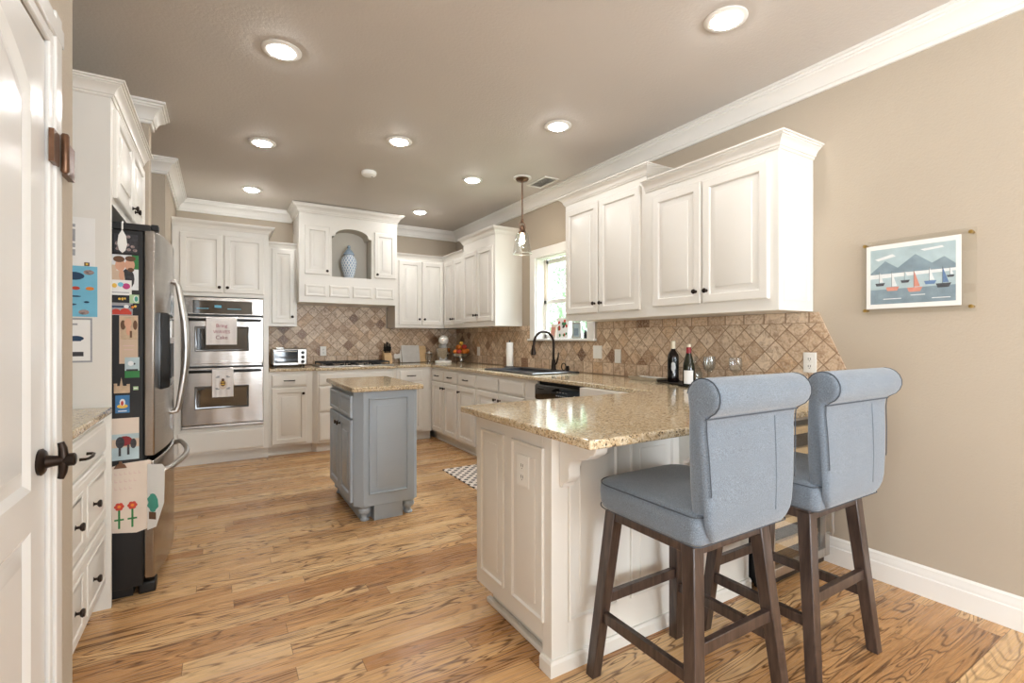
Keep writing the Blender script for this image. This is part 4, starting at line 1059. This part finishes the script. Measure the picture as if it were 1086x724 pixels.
# cutting boards, knife block, jar
tag(MB().prism([(0,0),(.25,0),(.25,.235),(0,.235)], lambda u, v, k: (u, -.016 if k else 0, v)).build('cutting_board', 'stone_board', None, (2.085, 6.262, .9325), (math.radians(-14),0,0), bevel=.006), 'pale grey rectangular cutting board leaning on the back wall', 'cutting board')
tag(MB().prism([(0,0),(.17,0),(.17,.225),(0,.225)], lambda u, v, k: (u, -.018 if k else 0, v)).build('cutting_board', 'light_wood', None, (2.27, 6.292, .9325), (math.radians(-12),0,0), bevel=.006), 'light wooden cutting board behind the grey one', 'cutting board')
tag(MB().prism([(.0,.07),(.004,.055),(.02,.045),(.04,.055),(.075,.06),(.08,0),(.10,0),(.10,.19),(.08,.12),(.04,.115),(.02,.125),(.004,.112),(0,.095)], lambda u, v, k: (u, -.014 if k else 0, v)).build('paddle_board', 'marble', None, (1.985, 6.285, .9325), (math.radians(-12),0,0), bevel=.004), 'white marble paddle board with its handle out left of the grey board', 'cutting board')
kb = thing('knife_block', 'light wood knife block with black handled knives right of the cooktop', 'knife block', (1.86, 6.17, .931))
MB().hexa([(-.05,-.07,0),(.05,-.07,0),(.05,.07,0),(-.05,.07,0)], [(-.05,-.015,.125),(.05,-.015,.125),(.05,.07,.175),(-.05,.07,.175)]).build('block', 'light_wood', kb, bevel=.004)
for i, (x, y, l) in enumerate(((-.034,.0,.08),(-.012,.0,.085),(.012,.0,.08),(.034,.0,.075),(-.034,.035,.105),(-.01,.035,.115),(.014,.035,.11),(.036,.035,.10),(0,.055,.11))):
    z = .133+(y+.015)*.55
    MB().tube([(x,y,z),(x,y-.012,z+l*.3),(x,y-.028,z+l*.7),(x,y-.036,z+l)], [.009,.0085,.0095,.007], 8).build('knife_handle', 'black_plastic', kb)
gj2 = thing('glass_canister', 'small clear glass canister between the cutting boards and the mixer', 'canister', (2.455, 6.24, .931))
MB().lathe([(0,0),(.045,0),(.05,.005),(.05,.10),(.042,.115),(.042,.12),(.039,.12),(.039,.113),(.047,.098),(.047,.008),(0,.006)], (0,0,0), 22).build('jar', 'clear_glass', gj2)
MB().lathe([(0,.12),(.044,.12),(.044,.132),(.012,.138),(.012,.15),(0,.152)], (0,0,0), 20).build('lid', 'silver', gj2)
# toaster oven
to = thing('toaster_oven', 'silver toaster oven on the worktop beside the oven tower', 'toaster oven', (.515, 6.03, .931))
tw, td_, th_ = .36, .27, .215
m = MB(); m.box(0, 0, .02, tw, td_, th_-.01)
m.build('body', 'steel_satin', to, bevel=.01)
m = MB(); 
for x in (.03, tw-.03):
    for y in (.03, td_-.03): m.lathe([(0,0),(.012,0),(.012,.02),(0,.02)], (x,y,0), 10)
m.build('feet', 'black_plastic', to)
gd = MB().box(.012, -.008, .032, .265, -.001, th_-.022).build('glass_door', 'oven_glass', to, bevel=.003)
m = MB(); m.tube([(.03,-.008,th_-.04),(.03,-.028,th_-.04),(.245,-.028,th_-.04),(.245,-.008,th_-.04)], .006, 8); m.build('door_handle', 'steel_satin', gd)
MB().box(.012, -.010, .022, .265, -.0085, .045).build('door_trim', 'steel_satin', gd)
for z in (.055, .108, .16): MB().lathe([(0,0),(.019,0),(.019,-.004),(.016,-.016),(0,-.018)], (.315, 0, z), 18, 'y').build('knob', 'black_plastic', to)
MB().box(.04, .04, th_-.01, .12, .12, th_+.004).build('top_tray', 'steel_satin', to, bevel=.002)
# cooktop
ck = thing('gas_cooktop', 'stainless gas cooktop with black grates under the range hood', 'cooktop', (.96, 5.76, .931))
MB().box(0, 0, 0, .86, .47, .012).build('deck', 'steel_satin', ck, bevel=.004)
for i in range(3):
    m = MB(); a = .03+i*.27
    m.box(a, .06, .034, a+.255, .072, .05).box(a, .44, .034, a+.255, .452, .05).box(a, .072, .034, a+.012, .44, .05).box(a+.243, .072, .034, a+.255, .44, .05).box(a+.12, .072, .034, a+.134, .44, .05).box(a+.012, .25, .034, a+.12, .262, .05).box(a+.134, .25, .034, a+.243, .262, .05)
    for x in (a, a+.243):
        for y in (.06, .44): m.box(x, y, .0125, x+.012, y+.012, .034)
    m.build('grate', 'black_iron', ck, bevel=.002)
for x, y in ((.15,.16),(.15,.35),(.43,.25),(.70,.16),(.70,.35)): MB().lathe([(0,.012),(.045,.012),(.045,.020),(.03,.022),(.03,.030),(0,.031)], (x,y,0), 18).build('burner', 'black_iron', ck)
for i in range(5): MB().lathe([(0,.012),(.018,.012),(.016,.03),(0,.031)], (.25+i*.09, .028, 0), 14).build('knob', 'black_plastic', ck)

# wine bottles on the tray
TR = math.radians(-22)
tr = thing('serving_tray', 'flat dark serving tray under the wine bottles and glasses', 'tray', (2.74, 2.10, .931), TR)
MB().panel(0,0,1,1,[(0,0)]).bm.free()
m = MB(); m.rings([rect(-.13,-.36,.13,.36,.0), rect(-.14,-.37,.14,.37,.012), rect(-.133,-.363,.133,.363,.012), rect(-.125,-.355,.125,.355,.006)]); m.build('tray_pan', 'black_iron', tr)
tz = .9375
def bottle(label, x, y, glass_m, prof, cap_m, cap, lab_m, lab, extra=None):
    b = thing('wine_bottle', label, 'bottle', (x, y, tz), math.radians(-50))
    MB().lathe(prof, (0,0,0), 26).build('bottle', glass_m, b)
    MB().lathe(cap, (0,0,0), 20).build('capsule', cap_m, b)
    r, z0, z1, a0, a1 = lab
    m = MB(); n = 12
    L = [[((r+q)*math.sin(a0+(a1-a0)*k/n), -(r+q)*math.cos(a0+(a1-a0)*k/n), z) for k in range(n+1)] for q, z in ((.0002,z0),(.0010,z0),(.0010,z1),(.0002,z1))]
    m.rings(L+[L[0]], False, False, closed=False); m.build('label', lab_m, b)
    return b
BP = [(0,0),(.036,0),(.039,.004),(.039,.175),(.036,.195),(.024,.215),(.0155,.228),(.0145,.262),(0,.262)]
BP2 = [(0,0),(.035,0),(.038,.004),(.038,.11),(.034,.145),(.024,.185),(.0165,.215),(.0145,.25),(0,.25)]
b1 = bottle('dark wine bottle with a pale cap and a white figure on its front', 2.79, 2.37, 'bottle_glass', BP, 'cork_foil', [(0,.262),(.0155,.262),(.0155,.237),(.0162,.237),(.0162,.292),(.013,.294),(0,.294)][1:], 'black_gloss', (.039,.03,.165,-1.1,1.1))
m = MB()
for k, (a, z, ra, rz) in enumerate(((0.0,.125,.32,.018),(.25,.105,.2,.02),(-.1,.10,.22,.022),(.1,.078,.16,.018),(.2,.055,.1,.014))):
    L = [[(.0408*math.sin(a+ra*math.cos(2*PI*j/12)*s_), -.0408*math.cos(a+ra*math.cos(2*PI*j/12)*s_), z+rz*math.sin(2*PI*j/12)*s_) for j in range(12)] for s_ in (1, .5, .05)]
    L = [[(p[0]*(1+.0004*k), p[1]*(1+.0004*k), p[2]) for p in l] for l in L]
    m.rings(L, False, True)
m.build('label_figure', 'art_white', b1)
b2_ = bottle('green wine bottle with red neck foil and a white paper label', 2.665, 2.135, 'bottle_green', BP2, 'dark_red', [(.0160,.205),(.0175,.205),(.0152,.252),(0,.252)], 'paper', (.038,.012,.10,-.9,.75))
MB().lathe([(0,.252),(.0125,.252),(.0145,.26),(.0145,.272),(0,.273)], (0,0,0), 16).build('stopper', 'cork_foil', b2_)
GOB = [(0,0),(.032,0),(.033,.002),(.006,.008),(.004,.02),(.004,.075),(.012,.085),(.032,.11),(.040,.145),(.036,.19),(.034,.19),(.038,.145),(.030,.112),(0,.09)]
GL = [('stemmed wine glass nearest the green bottle on the tray', 2.72, 2.02), ('stemmed wine glass at the back of the tray by the tile', 2.83, 2.10), ('stemmed wine glass at the camera end of the tray', 2.76, 1.86)]
gp = MB().lathe(GOB, (0,0,0), 26).build('wine_glass', 'clear_glass', None, (GL[0][1], GL[0][2], tz))
tag(gp, GL[0][0], 'glass', 'wine glasses on the tray')
for lb, x, y in GL[1:]: dup(gp, (x, y, tz), None, lb)
CAR = [(0,0),(.05,0),(.054,.005),(.055,.07),(.045,.10),(.022,.125),(.02,.16),(.026,.185),(.024,.185),(.018,.16),(.02,.124),(.043,.098),(.052,.07),(.05,.008),(0,.007)]
tag(MB().lathe(CAR, (0,0,0), 26).build('decanter', 'clear_glass', None, (2.845, 2.235, tz)), 'clear glass decanter behind the wine bottles', 'decanter')
m = MB(); m.rings([rect(-.05,-.13,.05,.13,0), rect(-.062,-.145,.062,.145,.025), rect(-.057,-.14,.057,.14,.025), rect(-.046,-.125,.046,.125,.005)])
tag(m.build('butter_dish', 'silver', None, (2.80, 2.62, .931)), 'shallow rectangular silver dish left of the wine bottles', 'dish')
m = MB(); m.rings([rect(-.06,-.15,.06,.15,0), rect(-.09,-.19,.09,.19,.05), rect(-.084,-.184,.084,.184,.05), rect(-.055,-.14,.055,.14,.01)])
tag(m.build('platter', 'white_plastic', None, (2.80, 1.50, .931), bevel=.003), 'low white rectangular platter on the counter behind the stool', 'dish')

# towels on the oven handles
def towel(label, x0, x1, ztop, zbot, y, words, mat='towel_cloth'):
    t = thing('dish_towel', label, 'towel', (x0, y, 0))
    m = MB(); w = x1-x0; n = 14
    prof = [(.024, ztop-.16), (.020, ztop-.02), (.014, ztop), (.0, ztop+.006), (-.014, ztop-.002), (-.018, ztop-.03), (-.018, ztop-.15), (-.02, zbot)]
    L = []
    for i in range(n+1):
        x = w*i/n; wv = .004*math.sin(i*1.7)
        L.append([(x + (.006*math.sin(i*.9)*(ztop-z)*3), yy+wv*min(1,(ztop-z+.01)*8)*(1 if yy < 0 else 0), z) for yy, z in prof])
    outer = L; inner = [[(p[0], p[1]+.003, p[2]) for p in l] for l in L]
    loops = [a+list(reversed(b)) for a, b in zip(outer, inner)]
    m.rings(loops); m.build('cloth', mat, t, smooth=60)
    return t
YH = 5.66-.086
t1 = towel('white tea towel with pink script lettering on the upper oven handle', -.105, .155, 1.449, 1.19, YH, None)
MB().box(.01, -.0255, 1.213, .25, -.0235, 1.219).build('hem', 'pale_ink', t1) if False else None
for txt, z, sz, mt in (('Bring', 1.375, .046, 'rose'), ('WAVES', 1.315, .044, 'rose'), ('Cake', 1.26, .05, 'dark_red')):
    letters('lettering', txt, sz, mt, t1, (.13, -.0265, z), (PI/2,0,0))
t2 = towel('white tea towel with a bee print on the lower oven handle', -.055, .125, .941, .675, YH, None)
m = MB(); m.mi = 0
def ell(m, cx_, cz_, rx, rz, y):
    m.rings([[(cx_+rx*math.cos(2*PI*j/16), q, cz_+rz*math.sin(2*PI*j/16)) for j in range(16)] for q in (-.024, y)])
m.mi = 1; ell(m, .09, .80, .034, .05, -.0262)
m.mi = 0; ell(m, .09, .81, .022, .03, -.0268); ell(m, .09, .846, .013, .012, -.0268)
m.mi = 2; ell(m, .09, .80, .018, .006, -.0272); ell(m, .09, .822, .018, .005, -.0272)
m.mi = 3
for x, z, s_ in ((.045,.87,1),(.135,.87,-1),(.045,.755,-1),(.135,.755,1)):
    ell(m, x, z, .018, .006, -.0262); ell(m, x+.008*s_, z+.010, .012, .004, -.0262)
m.build('bee_print', ['brown', 'cream_paper', 'yellow', 'grey_ink'], t2)

# outlets and switches
def plate_(label, loc, rz, w=.072, h=.116, style=('duplex',), cat='outlet', name='wall_outlet'):
    o = tag(MB().panel(0,0,w,h,[(0,0),(0,-.004),(.004,-.006),(.01,-.006)]).build(name, 'white_plastic', None, loc, (0,0,rz)), label, cat)
    outlet_detail(o, w, h, list(style)); return o
XT = XR-.0095
plate_('white outlet on the tile at the near end, below the wall cabinet', (XT, 1.53, 1.05), R_RIGHT)
plate_('white double switch plate on the tile just right of the window', (XT, 3.38, 1.07), R_RIGHT, .115, .116, ('two',), 'switch', 'light_switch')
plate_('white single switch plate on the tile above the silver dish', (XT, 3.10, 1.04), R_RIGHT, .072, .116, ('rocker',), 'switch', 'light_switch')
plate_('white outlet on the right wall tile between fruit bowl and paper towels', (XT, 5.69, 1.03), R_RIGHT, .072, .116, ('rocker',))
YT = YB-.0095
plate_('white outlet on the back wall tile behind the cooktop', (1.075, YT, 1.04), 0)
plate_('white outlet on the back wall tile beside the stand mixer', (2.645, YT, 1.06), 0)

# window sill things
fm = thing('standing_picture', 'small silver photo frame on the window sill', 'picture frame', (2.985, 3.77, WZ0+.001), R_RIGHT)
m = MB(); fw_, fh_ = .13, .16
for a in ((0,0,fw_,.016),(0,fh_-.016,fw_,fh_),(0,.016,.016,fh_-.016),(fw_-.016,.016,fw_,fh_-.016)): m.box(a[0], -.006, a[1], a[2], .008, a[3])
m.build('frame', 'silver', fm, bevel=.002); MB().box(.016, .0, .016, fw_-.016, .007, fh_-.016).build('picture', 'art_pale', fm)
MB().box(.02, -.001, .03, .09, .0, .10).build('picture_detail', 'art_slate', fm)
tag(MB().lathe([(0,0),(.016,0),(.018,.003),(.018,.05),(.008,.062),(.008,.08),(0,.08)], (0,0,0), 16).build('small_bottle', 'bottle_glass', None, (2.975, 3.56, WZ0+.001)), 'tiny dark bottle at the right end of the window sill', 'bottle')
cd = thing('floral_bag', 'white paper bag with red and dark leaves print standing on the window sill', 'bag', (2.972, 4.03, WZ0+.001), R_RIGHT)
MB().hexa([(0,0,0),(.20,0,0),(.20,.06,0),(0,.06,0)], [(0,.02,.21),(.20,.02,.21),(.20,.04,.21),(0,.04,.21)]).build('bag', 'paper', cd)
m = MB()
for k in range(16):
    m.mi = random.choice((0,0,1,2)); cx_, cz_ = random.uniform(.03,.17), random.uniform(.02,.19); y = cz_*.02/.21
    m.rings([[(cx_+random.uniform(.010,.022)*math.cos(2*PI*j/8), y-q, cz_+random.uniform(.010,.022)*math.sin(2*PI*j/8)) for j in range(8)] for q in (-.001,.0015)])
m.build('leaf_print', ['red', 'photo_dark', 'green'], cd)
pb = thing('peach_card', 'small peach coloured card at the left of the window sill', 'card', (2.985, 4.16, WZ0+.001), R_RIGHT)
MB().hexa([(0,0,0),(.10,0,0),(.10,.008,0),(0,.008,0)], [(0,.024,.15),(.10,.024,.15),(.10,.032,.15),(0,.032,.15)]).build('card', 'cream_paper', pb)
MB().hexa([(.02,-.001,.03),(.08,-.001,.03),(.08,.006,.03),(.02,.006,.03)], [(.02,.015,.12),(.08,.015,.12),(.08,.022,.12),(.02,.022,.12)]).build('print', 'art_coral', pb)

# ------------------------------------------------------------------ wall picture in an acrylic frame
pf = thing('acrylic_frame', 'clear acrylic frame with a small muted print on the right wall', 'picture', (XR, 1.225, 1.37), R_RIGHT)
aw, ah = .453, .376
MB().box(0, -.030, 0, aw, -.027, ah).build('acrylic_sheet', 'acrylic', pf)
MB().box(0, -.0225, 0, aw, -.0195, ah).build('acrylic_sheet', 'acrylic', pf)
for x in (.018, aw-.018):
    for z in (.02, ah-.02): MB().lathe([(0,-.001),(.006,-.001),(.006,-.031),(.0085,-.031),(.0085,-.036),(0,-.037)], (x,0,z), 14, 'y').build('standoff', 'brass', pf)
p0, p1, q0, q1 = .022, .40, .028, .352
pr = MB().box(p0, -.0262, q0, p1, -.0232, q1).build('print', 'paper', pf)
m = MB(); w_, h_ = p1-p0, q1-q0
def pr_(mi, a, b, c_, d_, k):
    m.mi = mi; m.box(p0+a*w_, -.0263-k*.00006, q0+b*h_, p0+c_*w_, -.0260, q0+d_*h_)
k = 1
pr_(0, .05,.07,.95,.93, k)
k += 1; pr_(1, .05,.07,.95,.30, k)
def poly_(mi, pts):
    global k
    k += 1; m.mi = mi
    m.rings([[(p0+u*w_, q, q0+v*h_) for u, v in pts] for q in (-.0260, -.0263-k*.00006)])
poly_(1, [(.05,.56),(.22,.74),(.36,.62),(.55,.80),(.72,.64),(.84,.72),(.95,.60),(.95,.54),(.05,.54)])
poly_(5, [(.05,.54),(.95,.54),(.95,.50),(.05,.47)])
poly_(5, [(.10,.78),(.30,.84),(.34,.80),(.14,.75)]); poly_(5, [(.60,.86),(.82,.88),(.84,.85),(.64,.83)])
for bx, bz, bs, hm, sm in ((.16,.40,.9,2,5),(.30,.33,1.2,4,5),(.44,.42,.8,2,0),(.54,.30,1.3,4,4),(.70,.38,1.0,3,5),(.83,.33,1.2,2,3),(.90,.44,.6,2,5)):
    poly_(hm, [(bx-.06*bs,bz),(bx-.045*bs,bz-.05*bs),(bx+.045*bs,bz-.05*bs),(bx+.065*bs,bz)])
    poly_(sm, [(bx-.004,bz+.01),(bx+.045*bs,bz+.01),(bx-.004,bz+.19*bs)])
    poly_(2, [(bx-.008,bz),(bx-.004,bz),(bx-.004,bz+.2*bs),(bx-.008,bz+.2*bs)])
for u, v, l in ((.2,.14,.2),(.5,.18,.15),(.72,.12,.18)): poly_(5, [(u,v),(u+l,v),(u+l,v+.012),(u,v+.012)])
m.build('print_image', ['art_pale', 'art_slate', 'art_charcoal', 'art_blue', 'art_coral', 'art_white'], pr)

# ------------------------------------------------------------------ ceiling things
LG = [('farther left', .285, 2.82, 'recessed ceiling light nearest the door, front left'), ('', .289, 4.215, 'recessed ceiling light in the left row, above the refrigerator front'), ('', .287, 5.58, 'recessed ceiling light in the left row nearest the oven tower'),
      ('', 1.19, 3.64, 'recessed ceiling light above the island'), ('', 2.07, 1.447, 'recessed ceiling light nearest the camera, above the breakfast bar'), ('', 2.075, 2.79, 'recessed ceiling light in the right row, second from the camera'),
      ('', 2.075, 4.156, 'recessed ceiling light in the right row beside the pendant'), ('', 2.06, 5.524, 'recessed ceiling light in the right row nearest the back corner')]
base = None
for q, x, y, lb in LG:
    if base is None:
        base = thing('recessed_light', lb, 'ceiling light', (x, y, H), 0, 'recessed ceiling lights')
        MB().lathe([(.062,-.001),(.098,-.001),(.098,-.004),(.09,-.009),(.066,-.010),(.062,-.006),(.062,-.001)], (0,0,0), 36).build('trim_ring', 'white_plastic', base)
        MB().lathe([(0,-.002),(.062,-.002),(.061,-.012),(.050,-.019),(.025,-.022),(0,-.023)], (0,0,0), 32).build('lens', 'lamp_lens', base)
    else: dup(base, (x, y, H), None, lb)
for k, (x, y) in enumerate(((1.4,-.6),(2.07,-1.8),(.285,-2.2))):  # extra unseen ceiling lamps, added for more light in the room
    dup(base, (x, y, H), None, 'added unseen recessed ceiling light behind the viewer, number %s from the front' % ('first', 'second', 'third')[k])
sd = thing('smoke_detector', 'round white smoke detector on the ceiling', 'smoke detector', (1.17, 4.445, H))
MB().lathe([(0,-.001),(.065,-.001),(.067,-.008),(.065,-.028),(.055,-.038),(.02,-.042),(0,-.042)], (0,0,0), 30).build('housing', 'white_plastic', sd)
MB().lathe([(0,-.042),(.008,-.042),(.008,-.045),(0,-.046)], (.03,0,0), 12).build('button', 'grey_ink', sd)
vt = thing('ceiling_vent', 'white ceiling air vent next to the pendant light', 'vent', (2.69, 3.86, H))
m = MB(); a, b_ = .085, .16
for q in ((-a,-b_,a,-b_+.022),(-a,b_-.022,a,b_),(-a,-b_+.022,-a+.022,b_-.022),(a-.022,-b_+.022,a,b_-.022)): m.box(q[0],q[1],-.010,q[2],q[3],-.001)
m.build('vent_frame', 'white_plastic', vt, bevel=.002)
m = MB()
for k in range(9): 
    x = -.056+k*.014; m.hexa([(x,-b_+.022,-.008),(x+.002,-b_+.022,-.008),(x+.002,b_-.022,-.008),(x,b_-.022,-.008)], [(x+.008,-b_+.022,-.002),(x+.010,-b_+.022,-.002),(x+.010,b_-.022,-.002),(x+.008,b_-.022,-.002)])
m.build('louvres', 'white_plastic', vt)
MB().box(-.063, -.138, -.0018, .063, .138, -.0008).build('duct_backing', 'grey_ink', vt)
pd = thing('pendant_light', 'bronze pendant lamp with a clear glass bell shade over the sink', 'pendant', (2.45, 3.855, H))
MB().lathe([(0,-.001),(.085,-.001),(.088,-.006),(.085,-.012),(0,-.013)], (0,0,0), 28).build('ceiling_plate', 'white_plastic', pd)
MB().lathe([(0,-.013),(.062,-.013),(.062,-.02),(.05,-.034),(.015,-.04),(.012,-.05),(0,-.05)], (0,0,0), 26).build('canopy', 'bronze_warm', pd)
MB().tube([(0,0,-.048),(0,0,-.40)], .0065, 10).build('rod', 'bronze_warm', pd)
m = MB(); m.lathe([(0,-.395),(.012,-.395),(.014,-.41),(.009,-.42),(.009,-.43),(0,-.43)], (0,0,0), 16)
for s_ in (-1, 1): m.tube([(s_*.009,0,-.415),(s_*.03,0,-.44),(s_*.034,0,-.47),(s_*.024,0,-.50)], .004, 8)
m.lathe([(0,-.455),(.018,-.455),(.02,-.47),(.02,-.50),(.032,-.505),(.036,-.52),(.03,-.53),(0,-.53)], (0,0,0), 20); m.build('socket_cage', 'bronze_warm', pd)
MB().lathe([(.034,-.515),(.050,-.525),(.062,-.55),(.070,-.60),(.078,-.66),(.086,-.70),(.092,-.72),(.089,-.72),(.083,-.70),(.075,-.66),(.067,-.60),(.059,-.552),(.048,-.529),(.031,-.518),(.034,-.515)], (0,0,0), 36).build('glass_shade', 'clear_glass', pd)
m = MB(); m.tube([(.0905*math.cos(2*PI*k/36), .0905*math.sin(2*PI*k/36), -.721) for k in range(37)], .0035, 7); m.build('shade_rim', 'silver', pd)
MB().lathe([(0,-.53),(.013,-.532),(.014,-.55),(.021,-.575),(.024,-.595),(.019,-.616),(.010,-.626),(0,-.628)], (0,0,0), 20).build('bulb', 'bulb_glow', pd)

# floor mat
tag(MB().box(0, 0, .001, .44, .97, .010).build('floor_mat', 'mat_pattern', None, (1.815, 3.30, 0), bevel=.003), 'white kitchen mat with dark diamond dots in front of the sink cabinets', 'mat')

# ------------------------------------------------------------------ outdoors through the sink window
struct(MB().box(3.2, -6, -.4, 16, 20, -.2).build('ground', 'grass'))
def tree(label, x, y, h, r, n, seed):
    rnd = random.Random(seed)
    t = thing('garden_tree', label, 'tree', (x, y, -.2))
    MB().tube([(0,0,0),(.05,.02,h*.3),(0,.05,h*.6),(.03,0,h*.9)], [.12,.09,.06,.02], 10).build('trunk', 'bark', t)
    m = MB()
    for k in range(n):
        d = Vector((rnd.gauss(0,1), rnd.gauss(0,1), rnd.gauss(0,1))).normalized()*r*rnd.random()**.4
        c_ = Vector((d.x, d.y, h*.62+d.z*h*.42/r)); s_ = rnd.uniform(.05,.11)
        e = Euler((rnd.random()*6, rnd.random()*6, rnd.random()*6)).to_matrix()
        vs_ = [m.bm.verts.new(c_+e@Vector(p)) for p in ((-s_,0,0),(0,-s_*.45,.01),(s_,0,0),(0,s_*.45,.01))]
        m.face(vs_)
    f = m.build('foliage', 'leaf', t); f['kind'] = 'stuff'
tree('leafy green tree outside the window, the nearer one', 7.2, 7.6, 3.6, 1.3, 2200, 3)
tree('leafy green tree outside the window, farther back', 9.6, 12.2, 5.0, 2.0, 2600, 5)
tree('low leafy tree outside, right side of the window view', 11.8, 8.6, 2.6, 1.4, 1800, 8)
